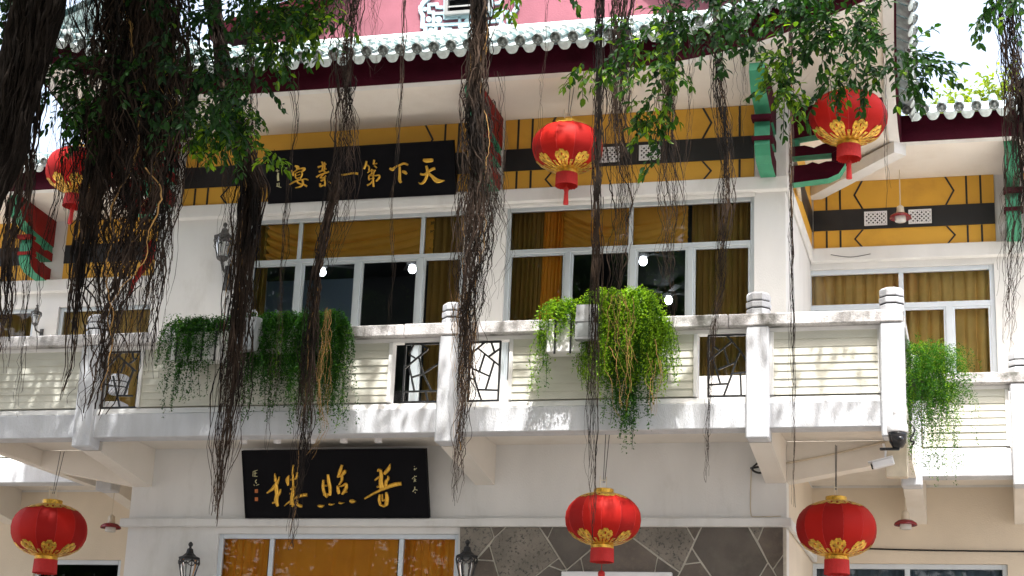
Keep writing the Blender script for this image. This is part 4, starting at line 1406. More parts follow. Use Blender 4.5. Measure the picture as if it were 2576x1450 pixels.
# ================================================================== LANTERNS
def make_lantern(tassel):
    t = thing('red_lantern', 'x', 'lantern', (0, 0, 0), 'red lanterns hung from the eaves and balcony', world=False)
    a, h = .47, .325                                        # half width, half height
    b = MB()
    nth, nph = 96, 24
    e = 2.25

    def surf(ph, th, off=0.0, gore=True):
        c, s = math.cos(ph), math.sin(ph)
        r_ = a * (abs(c) ** (2 / e)) + off
        z = h * math.copysign(abs(s) ** (2 / e), s)
        if gore:
            r_ *= 1 - .016 * abs(math.sin(th * 6))
        return Vector((r_ * math.cos(th), r_ * math.sin(th), z + (off * s)))
    for i in range(nph + 1):
        ph = -1.33 + 2.66 * i / nph
        for k in range(nth):
            b.v.append(tuple(surf(ph, 2 * math.pi * k / nth)))
    for i in range(nph):
        for k in range(nth):
            b.f.append((i * nth + k, i * nth + (k + 1) % nth, (i + 1) * nth + (k + 1) % nth, (i + 1) * nth + k)); b.m.append(0)
    b.m = [(1 if (k // 8) % 12 in (1, 4, 6, 9, 11) else 0) for i in range(nph) for k in range(nth)]  # gores that carry the painted shading
    body = b.build('body', ['lantern', 'lantern_dark'], t, True)
    # ribs along the seams
    rb = MB()
    for k in range(12):
        th = math.pi * k / 6
        rb.tube([surf(-1.3 + 2.6 * i / 12, th, .001, False) for i in range(13)], .0025, 4)
    rb.build('rib', 'fringe', body)
    # gold foil collars: scalloped above, cloud shaped cut-outs below
    b = MB()
    nk, ni = 180, 7
    for i in range(ni + 1):
        for k in range(nk):
            th = 2 * math.pi * k / nk
            lob = abs(math.sin(th * 4)) ** .55
            lim = .92 - .15 * lob - .03 * abs(math.sin(th * 12))
            ph = 1.36 + (lim - 1.36) * (i / ni) ** .8
            b.v.append(tuple(surf(ph, th, .005 + .0015 * math.sin(th * 24 + i))))
    for i in range(ni):
        for k in range(nk):
            if i in (4, 5) and k % 15 in (4, 5, 10, 11) and (k // 15) % 3 != 2: continue
            b.f.append(((i + 1) * nk + k, (i + 1) * nk + (k + 1) % nk, i * nk + (k + 1) % nk, i * nk + k)); b.m.append(0)
    b.build('gold_collar', 'foil', t, True)
    b = MB()
    nk, ni = 288, 22
    for i in range(ni + 1):
        for k in range(nk):
            th = 2 * math.pi * k / nk
            ph = 1.34 - .84 * (i / ni)
            b.v.append(tuple(surf(-ph, th, .006 + .003 * math.sin(th * 16 + i * .7))))

    def gilt(q, r_):
        if r_ < .16: return True
        if abs(q) < .16 and r_ < .62: return True
        if .30 < abs(q) < .62 and .16 <= r_ < .44 - .3 * abs(abs(q) - .46): return True
        if abs(q) > .86 and r_ < .50: return True
        for cx, cy, cr in ((0, .78, .27), (.40, .64, .25), (-.40, .64, .25)):
            if (q - cx) ** 2 + ((r_ - cy) * .95) ** 2 < cr ** 2 and not ((q - cx * .9) ** 2 + (r_ - cy + .02) ** 2 < .004): return True
        return False
    for i in range(ni):
        for k in range(nk):
            q = ((k + .5) % 36) / 18 - 1
            if gilt(q, (i + .5) / ni):
                b.f.append((i * nk + k, i * nk + (k + 1) % nk, (i + 1) * nk + (k + 1) % nk, (i + 1) * nk + k)); b.m.append(0)
    b.build('gold_collar', 'foil', t, True)
    MB().lathe([(.10, h - .04), (.125, h - .02), (.125, h + .045), (.118, h + .05), (.10, h + .04)], 28).build('top_ring', 'foil', t)
    MB().lathe([(.10, -h + .03), (.142, -h - .005), (.142, -h - .045), (.11, -h - .05)], 28).build('bottom_ring', 'foil', t)
    # pleated skirt of fringe
    b = MB()
    n = 120
    zs_ = [-h - .040, -h - .09, -h - .15, -h - .205]
    for zi, z in enumerate(zs_):
        for k in range(n):
            th = 2 * math.pi * k / n
            r_ = .140 + .003 * (k % 2) + .002 * zi
            b.v.append((r_ * math.cos(th), r_ * math.sin(th), z - (rnd.uniform(0, .012) if zi == 3 else 0)))
    for zi in range(3):
        for k in range(n):
            b.f.append((zi * n + k, zi * n + (k + 1) % n, (zi + 1) * n + (k + 1) % n, (zi + 1) * n + k)); b.m.append(0)
    b.build('fringe', 'fringe', t)
    # hanging wires
    b = MB()
    for x in (-.055, .035):
        b.tube([(x, 0, h + .03), (x, 0, h + .21)], .006, 6)
    b.tube([(-.055, 0, h + .16), (.035, 0, h + .16)], .005, 6)
    b.build('hook', 'cream', t)
    if tassel:
        b = MB()
        b.tube([(0, 0, -h - .05), (0, 0, -h - .24)], .006, 6)
        b.lathe([(.010, -h - .22), (.030, -h - .24), (.033, -h - .27), (.027, -h - .29), (.036, -h - .46), (.030, -h - .462)], 14)
        b.build('tassel', 'fringe', t)
    return t


lant_a, lant_b = make_lantern(False), make_lantern(True)
used = set()


def put_lantern(src, px, py, rpx, Y, top, label, rz, tilt=0.0):
    o = src if src.name not in used else copy_tree(src)
    used.add(src.name)
    p = at(px, py, Y)
    o.location = p
    s = rpx / (FPX / (p - CL).dot(CF)) / .47
    o.scale = (s, s, s)
    o.rotation_euler = (0, R(tilt), R(rz))
    o['label'] = label
    b = MB()
    d = Matrix.Rotation(R(-rz), 3, 'Z') @ (Vector((p.x + (Vector(top) - p).x * .3, p.y, top[2])) - p)
    b.tube([(x / s, 0, (.325 + .20)) for x in ()] or [Vector((-.01, 0, .325 + .13)), Vector((d.x, d.y, d.z)) / s], .005 / s, 5)
    b.tube([Vector((.01, 0, .325 + .13)), Vector((d.x + .05, d.y, d.z)) / s], .005 / s, 5)
    w_ = b.build('cord', 'old_iron', o)
    return o


bpy.context.view_layer.update()
CH = {lant_a.name: list(lant_a.children), lant_b.name: list(lant_b.children)}
for q in list(lant_a.children) + list(lant_b.children):
    CH[q.name] = list(q.children)
zsf = 6.028
P_ = lambda px, py, Y: at(px, py, Y)
l1 = P_(133, 1345, -1.0)
put_lantern(lant_a, 124, 1334, 95, -1.0, (l1.x + .06, -1.0, 5.81), 'red lantern below the balcony at the lower left corner', 10)
l2 = P_(1517, 1318, -1.55)
put_lantern(lant_a, 1517, 1306, 95, -1.55, (l2.x + .02, -1.6, 5.84), 'red lantern hanging in the middle in front of the stone cladding', 40)
l3 = P_(2103, 1330, -.6)
put_lantern(lant_a, 2104, 1330, 101, -.6, (l3.x, -.4, 5.86), 'red lantern at the lower right under the balcony corner', 75)
l4 = P_(1428, 370, -.95)
put_lantern(lant_b, 1428, 372, 90, -.95, (l4.x + .03, -.95, 10.64), 'red lantern with tassel hanging from the eave in front of the ochre frieze', 25)
l5 = P_(2134, 295, -.5)
put_lantern(lant_b, 2134, 297, 97, -.5, (l5.x, -.5, 10.75), 'red lantern with tassel under the corner eave, partly behind green leaves', 5)
l6 = P_(185, 430, .8)
put_lantern(lant_b, 200, 432, 84, .8, (l6.x, .8, 10.8), 'red lantern at the upper left, half hidden behind banyan roots', 50, 4)


# ================================================================== WALL LAMPS, PENDANTS, FITTINGS
def wall_lamp(px, py, wall_y, sc, label, m='iron', arm=True):
    """carriage lamp, origin at the middle of its glass"""
    p = at(px, py, wall_y - .24)
    t = thing('wall_lamp', label, 'wall lamp', p, 'carriage lamps on the walls', world=False)
    t.scale = (sc, sc, sc)
    b = MB()
    b.lathe([(.155, .135), (.165, .15), (.16, .165), (.11, .185), (.06, .23), (.045, .29), (.02, .305), (.018, .325), (.034, .345), (.036, .365), (.018, .39), (.002, .40)], 8)
    b.build('cap', m, t)
    b = MB()
    for k in range(6):
        a = k * math.pi / 3 + .2
        c, s = math.cos(a), math.sin(a)
        b.tube([(c * .145, s * .145, .14), (c * .15, s * .15, .10), (c * .125, s * .125, 0), (c * .085, s * .085, -.16)], .009, 5)
        # swag hung between the bars
        a2 = a + math.pi / 3
        q = []
        for j in range(7):
            u = j / 6
            aa = a + (a2 - a) * u
            q.append((.150 * math.cos(aa), .150 * math.sin(aa), .125 - .055 * math.sin(math.pi * u)))
        b.tube(q, .010, 5)
    b.lathe([(.09, -.155), (.10, -.17), (.08, -.20), (.03, -.23), (.02, -.27)], 8)
    b.build('cage', m, t)
    b = MB()
    b.lathe([(.125, .13), (.118, .0), (.082, -.15)], 12, cap=False)
    b.build('lamp_glass', 'glass', t, True)
    MB().lathe([(.02, -.15), (.028, -.05), (.03, .03), (.015, .06)], 10).build('bulb', 'lamp_glass', t, True)
    if arm:
        d = .24 / sc
        b = MB()
        b.tube([(0, 0, -.24), (0, .06, -.34), (0, d * .7, -.36), (0, d - .02, -.30)], [.02, .022, .024, .022], 8)
        b.box(-.06, .06, d - .03, d - .002, -.62, -.22, .012)
        b.build('wall_arm', m, t)
    return t


wall_lamp(562, 622, 0, .92, 'grey carriage lamp on the white wall left of the upper left window', 'old_iron')
wall_lamp(90, 800, WY, .58, 'small carriage lamp at the left edge below the left wing window', 'old_iron')
wall_lamp(474, 1432, 0, .92, 'black carriage lamp at the bottom edge left of the lower window')
wall_lamp(1173, 1428, 0, .90, 'black carriage lamp at the bottom edge on the stone cladding')


def pendant(px, py, Y, ztop, label):
    p = at(px, py, Y)
    t = thing('pendant_lamp', label, 'pendant lamp', p, 'pendant lamps with red shades', world=False)
    b = MB()
    b.tube([(0, 0, .10), (0, 0, ztop - p.z)], .007, 6)
    b.build('cord', 'cream', t)
    MB().lathe([(.012, .15), (.05, .12), (.052, .08), (.06, .03), (.05, .0)], 16).build('holder', 'cream', t, True)
    MB().lathe([(.05, .022), (.10, .012), (.145, -.02), (.155, -.05), (.150, -.055), (.10, -.02), (.05, .0)], 24).build('shade', 'lamp_red', t, True)
    MB().lathe([(.07, -.012), (.078, -.05), (.078, -.10), (.06, -.108), (0.01, -.11)], 18).build('diffuser', 'lamp_glass', t, True)
    return t


pendant(2265, 541, 2.5, 10.5, 'pendant lamp with red shade in front of the right wing frieze')
pendant(2278, 1312, 2.0, 6.03, 'pendant lamp with dull red shade beside the lower right lantern')
pendant(279, 1320, 1.6, 5.95, 'pendant lamp with red shade left of the lower white wall')


def floodlight(px, py, label, tilt, facing):
    p = at(px, py, YB - .45)
    t = thing('floodlight', label, 'floodlight', p, 'floodlights on the balcony rail', world=False)
    b = MB()
    b.prism([(-.13, -.02, .20), (-.13, .10, .20), (-.13, .12, -.05), (-.13, .03, -.24), (-.13, -.06, -.24), (-.13, -.06, -.02)], (.26, 0, 0))
    b.build('housing', 'flood', t)
    b = MB(); b.box(-.105, .105, -.066, -.059, -.20, -.03, .003)
    b.build('lens', 'flood_glass', t)
    b = MB()
    b.tube([(-.15, .06, -.02), (-.15, .16, .02), (-.15, .2, .05)], .012, 6); b.tube([(.15, .06, -.02), (.15, .16, .02), (.15, .2, .05)], .012, 6)
    b.tube([(-.15, .2, .05), (.15, .2, .05)], .012, 6)
    b.box(-.13, .13, -.075, -.062, -.235, -.21); b.box(-.13, .13, -.075, -.062, -.02, 0.01)
    b.build('bracket', 'flood', t)
    t.rotation_euler = (R(tilt), 0, R(facing))
    return t


floodlight(624, 838, 'grey floodlight on the rail between two trailing ferns on the left', 0, -12)
floodlight(1477, 808, 'grey floodlight clamped to the rail beside the bright green fern', 0, 0)
# open bracket standing above the left floodlight
pf = at(632, 795, YB - .05)
fb = thing('metal_bracket', 'bent white metal bracket standing on the rail above the left floodlight', 'bracket', pf, world=False)
b = MB()
b.tube([(-.05, 0, .06), (.05, 0, .07), (.075, 0, .03), (.07, 0, -.12)], .012, 6)
b.tube([(.05, 0, .07), (.0, 0, -.10)], .010, 6)
b.build('bent_bar', 'plastic', fb)

# security cameras with their boxes
pc = at(2258, 1085, YB - .22)
t = thing('dome_camera', 'white and black dome security camera on the corner balcony post', 'camera', pc, world=False)
MB().lathe([(.112, -.02), (.118, .0), (.115, .06), (.09, .12), (.05, .15), (.045, .19), (.05, .20), (.05, .23), (.02, .26)], 24).build('shell', 'plastic', t, True)
MB().lathe([(.02, -.20), (.06, -.185), (.092, -.13), (.105, -.05), (.108, -.02)], 24).build('dome', 'blk_plastic', t, True)
MB().lathe([(.0, -.02), (.035, -.02), (.04, .0), (.04, .03)], 14, (.03, -.075, -.11)).build('lens', 'blk_plastic', t, True)
b = MB(); b.tube([(0, 0, .22), (0, .06, .27), (0, .2, .25)], .028, 8)
b.build('mount_arm', 'plastic', t)
b = MB(); b.box(-.20, .02, -.03, .03, -.215, -.19, .006)
b.build('base_bar', 'blk_plastic', t)
pc = at(2222, 1166, -.9)
t = thing('bullet_camera', 'small white bullet camera pointing left under the balcony corner', 'camera', pc, world=False)
b = MB()
b.box(-.13, .13, -.045, .045, -.045, .045, .014)
b.box(-.17, .13, -.055, .055, .046, .058, .004)
o_ = b.build('housing', 'plastic', t)
o_.rotation_euler = (0, R(-14), 0)
b = MB(); b.lathe([(.0, -.01), (.036, -.01), (.036, .01), (.0, .01)], 14)
q = b.build('lens', 'blk_plastic', t); q.rotation_euler = (0, R(76), 0); q.location = (-.132, 0, -.034)
b = MB(); b.tube([(.02, 0, .05), (.03, .0, .16), (.0, .02, .24)], .014, 8)
b.build('mount_arm', 'plastic', t)
pj0 = at(2256, 1157, -.8)
bx('junction_box', 'cream', None, pj0.x - .13, pj0.x + .13, -.86, -.74, pj0.z - .22, pj0.z + .24, .012, label='cream junction box beside the bullet camera', cat='box')


def cable(name, label, pts, r=.008, m='old_iron'):
    b = MB()
    P = []
    pts = [Vector(p) for p in pts]
    for i in range(len(pts) - 1):
        p0 = pts[max(i - 1, 0)]; p1_ = pts[i]; p2_ = pts[i + 1]; p3 = pts[min(i + 2, len(pts) - 1)]
        for k in range(6):
            u = k / 6
            P.append(.5 * ((2 * p1_) + (-p0 + p2_) * u + (2 * p0 - 5 * p1_ + 4 * p2_ - p3) * u * u + (-p0 + 3 * p1_ - 3 * p2_ + p3) * u ** 3))
    P.append(pts[-1])
    b.tube(P, r, 6)
    return b.build(name, m, None, True, label, 'cable')


cable('conduit', 'pale conduit running along the lower edge of the right cantilever beam', [at(1945, 1172, -.03), at(2080, 1146, -.03), at(2226, 1112, -.03)], .013, 'cream')
cable('cable_loop', 'black cable loop beside the right bracket of the balcony', [at(1912, 1160, -.2), at(1892, 1180, -.1), at(1912, 1190, -.1), at(1935, 1178, -.1), at(1945, 1170, -.05), at(1900, 1176, -.06), at(1889, 1178, -.02)], .014, 'blk_plastic')
cable('wall_wire', 'thin wire running down the lower wall near its right edge', [at(1890, 1180, -.012), at(1888, 1250, -.012), at(1889, 1292, -.012), at(1900, 1300, -.012), at(1965, 1299, -.012)], .006, 'cream')
cable('rail_cable', 'black cable hanging beside the dome camera', [at(2290, 1060, YB + .02), at(2301, 1082, YB - .02), at(2290, 1107, YB - .04), at(2300, 1112, YB - .05), at(2294, 1120, YB - .05)], .012, 'blk_plastic')
cable('drain_hose', 'pale hose curling down the inner corner beside the right wing frieze', [at(2008, 470, .5), at(2016, 540, 2.9), at(2032, 575, 3.05), at(2028, 625, 3.1), at(2006, 650, 3.0), at(1995, 700, 3.0)], .035, 'cream')
cable('wing_cable', 'thin dark cable across the wall above the lower right window', [at(2030, 1375, WY - .02), at(2300, 1384, WY - .02), at(2600, 1388, WY - .02)], .012, 'blk_plastic')
cable('wing_cable', 'slack grey wire under the right wing frieze', [at(2090, 641, WY - .13), at(2140, 647, WY - .13), at(2190, 639, WY - .13)], .005, 'old_iron')


# ================================================================== FERNS IN HANGING PLANTERS
def quad_leaf(b, p, d, n, L, W, tone, bend=.25):
    """pointed leaf blade folded along its midrib"""
    d = d.normalized()
    s = d.cross(n)
    if s.length < 1e-4:
        s = d.cross(Vector((1, 0, .1)))
    s.normalize()
    nn_ = s.cross(d)
    o = len(b.v)
    if L < .06:
        tip = p + d * L - nn_ * L * bend * .5
        b.v += [tuple(p), tuple(p + d * L * .45 + s * W * .5), tuple(tip), tuple(p + d * L * .45 - s * W * .5)]
        b.f += [(o, o + 1, o + 2), (o, o + 2, o + 3)]
        b.m += [0] * 2
        b.tone += [tone] * 2
        return
    a = p + d * L * .28 - nn_ * L * bend * .06
    c = p + d * L * .68 - nn_ * L * bend * .34
    tip = p + d * L - nn_ * L * bend * .7
    u = nn_ * W * .16
    b.v += [tuple(p), tuple(a + s * W * .44 + u), tuple(c + s * W * .42 + u), tuple(tip), tuple(c - s * W * .42 + u), tuple(a - s * W * .44 + u), tuple(a), tuple(c)]
    b.f += [(o, o + 1, o + 6), (o + 1, o + 2, o + 7, o + 6), (o + 2, o + 3, o + 7), (o + 3, o + 4, o + 7), (o + 4, o + 5, o + 6, o + 7), (o + 5, o, o + 6)]
    b.m += [0] * 6
    b.tone += [tone] * 6


def fern(name, label, zones, seed, bars, box, plant_tone=0.45):
    rr = random.Random(seed)
    t = thing(name, label, 'fern', (box[0], YB - .18, box[2]), 'trailing ferns hung on the balcony')
    if box[1] > box[0]:
        b = MB()
        b.box(box[0], box[1], YB - .30, YB - .075, box[2], box[3], .015)
        b.build('planter', 'white', t)
        b = MB()
        for xx in bars:
            b.tube([(xx, YB - .315, box[2] - .02), (xx, YB - .315, ZR1 + .02), (xx, YB - .05, ZR1 + .025)], .013, 6)
        if bars:
            b.build('hanger_bar', 'iron', t)
    f = MB(); f.tone = []
    st = MB()
    for (x0, x1, z_top, z_low, n, spread, up_, tn) in zones:
        n = int(n * 1.9)
        for i in range(n):
            sx = rr.uniform(x0, x1)
            p = Vector((sx, YB - rr.uniform(.10, .28), z_top - rr.uniform(0, .12)))
            ang = rr.gauss(0, .8)
            v = Vector((math.sin(ang) * spread, -abs(math.cos(ang)) * spread * .55, up_ * rr.uniform(.3, 1.1)))
            ln = rr.uniform(.12, 1.0) ** 1.3 * (z_top - z_low) + .10
            steps = int(ln / .035) + 3
            pts = [p.copy()]
            tl = tn + rr.gauss(0, .16)
            for k in range(steps):
                v = v * .86 + Vector((rr.gauss(0, .05), rr.gauss(0, .04), -.145))
                if p.y > YB - .08 and p.z < ZR1: v.y -= .1
                p = p + v.normalized() * .035
                pts.append(p.copy())
                for q in range(3):
                    dd = Vector((rr.gauss(0, 1), rr.gauss(-.2, .8), rr.gauss(-.1, .7)))
                    quad_leaf(f, p + Vector((rr.gauss(0, .012), rr.gauss(0, .012), rr.gauss(0, .012))), dd, Vector((rr.gauss(0, .4), rr.gauss(0, .4), 1)), rr.uniform(.022, .050), rr.uniform(.013, .022), min(1, max(0, tl + rr.gauss(0, .1))))
            if i % 3 == 0:
                st.tube(pts[::2], .003, 3)
    f.build('foliage', 'fern', t)
    st.build('stem', 'fern', t)
    return t


xa = XP
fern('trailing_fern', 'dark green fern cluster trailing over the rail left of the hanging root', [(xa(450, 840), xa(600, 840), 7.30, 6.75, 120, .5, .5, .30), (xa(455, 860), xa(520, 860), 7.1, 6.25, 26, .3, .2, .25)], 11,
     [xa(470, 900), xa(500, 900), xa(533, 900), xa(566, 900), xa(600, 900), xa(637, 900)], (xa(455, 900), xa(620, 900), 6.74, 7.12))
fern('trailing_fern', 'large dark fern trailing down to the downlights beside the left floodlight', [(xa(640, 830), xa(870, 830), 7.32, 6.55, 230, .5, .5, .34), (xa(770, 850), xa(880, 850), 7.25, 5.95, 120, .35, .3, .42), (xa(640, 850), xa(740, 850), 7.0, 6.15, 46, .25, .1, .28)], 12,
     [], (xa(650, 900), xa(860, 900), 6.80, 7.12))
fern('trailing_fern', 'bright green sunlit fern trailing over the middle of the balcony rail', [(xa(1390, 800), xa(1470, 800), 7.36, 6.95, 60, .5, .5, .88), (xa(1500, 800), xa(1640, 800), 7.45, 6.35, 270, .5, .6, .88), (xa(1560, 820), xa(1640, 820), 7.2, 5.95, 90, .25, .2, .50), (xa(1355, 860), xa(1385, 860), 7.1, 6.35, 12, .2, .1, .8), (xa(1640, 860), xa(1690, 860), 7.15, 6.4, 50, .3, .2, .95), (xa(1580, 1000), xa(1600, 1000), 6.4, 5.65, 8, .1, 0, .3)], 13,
     [xa(1411, 880), xa(1450, 880), xa(1490, 880)], (xa(1388, 900), xa(1600, 900), 6.72, 7.10))  # high leaf tones paint the sunlight into this fern
# the fern on the side rail right of the corner post
XQ = lambda px, py: at(px, py, -.9).x
rr = random.Random(5)
tf = thing('trailing_fern', 'feathery green fern hanging right of the corner post above the dome camera', 'fern', (XQ(2330, 950), -.8, 6.9), 'trailing ferns hung on the balcony')
f = MB(); f.tone = []
for i in range(720):
    big = i < 520
    c = at(rr.uniform(2285, 2405) if big else rr.uniform(2290, 2390), rr.uniform(870, 1000), rr.uniform(-1.15, -.5))
    ang = rr.uniform(0, 6.28)
    v = Vector((math.sin(ang) * .5, math.cos(ang) * .4, rr.uniform(-.2, .75)))
    p = c
    ln = rr.uniform(.2, .5) if big else rr.uniform(.5, 1.15)
    tl = .55 + rr.gauss(0, .15)
    for k in range(int(ln / .035)):
        v = v * .9 + Vector((rr.gauss(0, .05), rr.gauss(0, .05), -.10 if big else -.17))
        p = p + v.normalized() * .035
        if p.x < -.90: p.x = -.90 + (-.90 - p.x) * .3
        for q in range(3):
            dd = Vector((rr.gauss(0, 1), rr.gauss(-.2, .8), rr.gauss(0, .7)))
            quad_leaf(f, p + Vector((rr.gauss(0, .012), rr.gauss(0, .012), rr.gauss(0, .012))), dd, Vector((rr.gauss(0, .4), rr.gauss(0, .4), 1)), rr.uniform(.018, .04), rr.uniform(.009, .016), min(1, max(0, tl + rr.gauss(0, .1))))
f.build('foliage', 'fern', tf)
q = at(2340, 960, -.85)
bx('planter', 'stone_b', tf, -.885, -.70, -.95, -.45, 6.42, 6.66, .015)


# ================================================================== BANYAN TREE
tree = thing('banyan_tree', 'banyan tree overhanging the street with leafy sprays and long hanging aerial roots', 'tree', (-12.5, -7.2, 0))
rr = random.Random(21)


def wander(pts, n, amp, rng):
    """resample a polyline of (vec) to n points with smooth noise"""
    L = [0]
    for a, c in zip(pts, pts[1:]): L.append(L[-1] + (c - a).length)
    tab = [(l,) + tuple(p) for l, p in zip(L, pts)]
    out = []
    f1, f2, p1_, p2_ = rng.uniform(1.5, 4), rng.uniform(4, 9), rng.uniform(0, 6), rng.uniform(0, 6)
    g1, g2 = rng.uniform(1.5, 4), rng.uniform(0, 6)
    for i in range(n):
        s_ = L[-1] * i / (n - 1)
        p = Vector(interp(tab, s_))
        p.x += amp * (math.sin(f1 * s_ + p1_) + .45 * math.sin(f2 * s_ + p2_))
        p.y += amp * (math.sin(g1 * s_ + g2) + .3 * math.sin(f2 * s_ + g2))
        out.append(p)
    return out


# trunk at the left edge, leaning
b = MB()
tr_pts = [Vector((-13.6, -7.2, 0)), Vector((-13.0, -7.1, 3.2)), at(-110, 650, -7.0), at(0, 350, -7.0), at(75, 120, -7.0), at(105, -60, -7.0), at(125, -200, -6.8)]
for j in range(9):
    a = j * 2 * math.pi / 9
    off = Vector((math.cos(a), math.sin(a), 0))
    ps = wander([p + off * (.30 if i < 2 else .15) for i, p in enumerate(tr_pts)], 40, .025, rr)
    b.tube(ps, [(.17 if i < 12 else .115) * rr.uniform(.85, 1.15) for i in range(40)], 7)
b.build('trunk', 'bark', tree, True)
# limbs from which the roots hang, above the picture
LZ = 10.4
for pl, r0 in (([at(80, -180, -6.8), Vector((-10.5, -6.2, LZ)), Vector((-8, -5.6, LZ + .6)), Vector((-4.5, -5.3, LZ + .7)), Vector((-1, -5.0, LZ + .4)), Vector((2.2, -4.8, LZ + .9))], .26),
               ([Vector((-10.5, -6.2, LZ)), Vector((-10.3, -4.6, LZ + .5)), Vector((-8.6, -3.4, LZ + 1.6)), Vector((-6.5, -3.0, LZ + 2.6))], .17),
               ([Vector((-4.5, -5.3, LZ + .7)), Vector((-3.0, -4.2, LZ + .9)), Vector((-1.5, -3.6, LZ + 1.3)), Vector((.6, -3.2, LZ + 1.7))], .13),
               ([Vector((-13, -7.1, 8.6)), Vector((-14, -9, 11.5)), Vector((-13, -12, 13.5)), Vector((-10, -15, 14.5))], .22),
               ([Vector((-8, -5.6, LZ + .6)), Vector((-6.5, -8, 12.4)), Vector((-3.5, -11, 13.4)), Vector((0, -13, 13.8))], .18)):
    ps = wander(pl, 30, .04, rr)
    b = MB()
    b.tube(ps, [r0 * (1 - .6 * i / 29) for i in range(30)], 9)
    b.build('limb', 'bark', tree, True)


def root_bundle(path, n, Y, y0spread=.06, rad=(.004, .011), name='aerial_root', frizz=.012, m='root', taper_end=.25, new=0, core=0, thin_out=True, fray=.62):
    """path: (px, py, half width in px) from the top down. n strands within that envelope"""
    W = [(at(x, y, Y), hw / (FPX / (at(x, y, Y) - CL).dot(CF))) for x, y, hw in path]
    tabL = [0]
    for (a, _), (c, _) in zip(W, W[1:]): tabL.append(tabL[-1] + (c - a).length)
    L = tabL[-1]
    tab = [(l,) + tuple(p) + (h_,) for l, (p, h_) in zip(tabL, W)]
    b = MB()
    n = int(n * 1.25)
    for i in range(n):
        s0 = 0 if rr.random() < .62 else rr.uniform(0, .5) * L
        s1 = L * (1 - fray * rr.random() ** .9 if thin_out else 1.0)
        if i < max(2, n * .035): s1 = L * rr.uniform(.93, 1.0)
        if s1 - s0 < .25: s1 = min(L, s0 + .25)
        u = rr.gauss(0, .75)
        u = max(-1.6, min(1.6, u))
        vy = rr.gauss(0, y0spread)
        k = max(6, int((s1 - s0) / .055))
        f1, f2, q1, q2 = rr.uniform(1.2, 3.5), rr.uniform(5, 14), rr.uniform(0, 6.3), rr.uniform(0, 6.3)
        am = frizz * rr.uniform(.4, 2.3)
        dr = rr.gauss(0, .35)
        r0 = (rad[0] + (rad[1] - rad[0]) * rr.random() ** 2) * (1.7 if i < core else .82)
        pts, rads = [], []
        px_ = 0
        for j in range(k + 1):
            s_ = s0 + (s1 - s0) * j / k
            x, y, z, h_ = interp(tab, s_)
            w_ = u + dr * (s_ / L - .4) + .45 * math.sin(f1 * s_ + q1)
            px_ = .8 * px_ + rr.gauss(0, am * .45)
            w_ *= 1 - .45 * max(0, s_ / L - .7) / .3
            pts.append(Vector((x + h_ * w_ + am * math.sin(f2 * s_ + q2) + px_, y + vy + am * math.sin(f2 * .8 * s_ + q1), z)))
            rads.append(max(.0016, r0 * (1 - (1 - taper_end) * (j / k)) * (1 + .25 * math.sin(9 * s_ + q2))))
        mi = 1 if (new and rr.random() < new) else 0  # share of strands in the painted sunlit gold
        b.tube(pts, rads, 4 if i >= core else 7, mi, False)
    return b.build(name, [m, 'root_new'], tree, True)


RB = root_bundle
# big masses on the left
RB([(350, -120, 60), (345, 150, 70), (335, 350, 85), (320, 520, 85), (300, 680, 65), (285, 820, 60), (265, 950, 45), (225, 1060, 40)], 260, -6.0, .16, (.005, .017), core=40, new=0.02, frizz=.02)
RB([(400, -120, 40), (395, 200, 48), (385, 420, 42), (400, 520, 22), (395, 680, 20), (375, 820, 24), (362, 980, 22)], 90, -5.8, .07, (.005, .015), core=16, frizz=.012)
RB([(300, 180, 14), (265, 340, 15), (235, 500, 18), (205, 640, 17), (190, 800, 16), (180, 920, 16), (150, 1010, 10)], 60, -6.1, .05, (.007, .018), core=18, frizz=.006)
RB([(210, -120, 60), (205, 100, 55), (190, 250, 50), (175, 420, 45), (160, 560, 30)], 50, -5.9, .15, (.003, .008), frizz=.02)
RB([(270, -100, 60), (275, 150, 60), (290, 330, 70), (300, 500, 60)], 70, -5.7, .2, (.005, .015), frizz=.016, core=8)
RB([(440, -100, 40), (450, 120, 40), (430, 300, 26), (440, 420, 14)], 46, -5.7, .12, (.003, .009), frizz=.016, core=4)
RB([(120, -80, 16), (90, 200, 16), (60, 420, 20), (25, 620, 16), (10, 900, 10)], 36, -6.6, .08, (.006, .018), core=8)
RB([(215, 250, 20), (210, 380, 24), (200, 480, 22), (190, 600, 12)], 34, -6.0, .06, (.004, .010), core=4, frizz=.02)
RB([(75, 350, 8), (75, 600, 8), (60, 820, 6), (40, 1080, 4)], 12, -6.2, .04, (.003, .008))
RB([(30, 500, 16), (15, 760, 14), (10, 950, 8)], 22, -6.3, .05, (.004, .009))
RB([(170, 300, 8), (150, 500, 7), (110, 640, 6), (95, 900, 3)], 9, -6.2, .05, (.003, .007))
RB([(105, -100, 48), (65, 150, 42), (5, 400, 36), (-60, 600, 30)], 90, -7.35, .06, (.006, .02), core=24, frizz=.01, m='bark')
# strand with the thick dark lower bundle
RB([(520, -120, 12), (545, 80, 10), (575, 240, 10), (615, 400, 16), (632, 470, 20), (612, 640, 19), (592, 850, 24), (576, 1000, 28), (560, 1120, 26), (552, 1210, 14), (540, 1330, 10)], 150, -3.6, .05, (.005, .015), core=34, fray=.42, new=0.02, frizz=.008)
RB([(640, -120, 14), (630, 100, 12), (632, 300, 10), (640, 450, 16)], 26, -3.8, .05, (.004, .011), core=3)
RB([(555, 250, 18), (565, 400, 16), (575, 520, 16), (570, 640, 12), (575, 780, 6)], 16, -3.7, .04, (.002, .006), frizz=.02)
RB([(480, 150, 20), (480, 330, 18), (500, 440, 14)], 12, -4.0, .05, (.002, .006), frizz=.02)
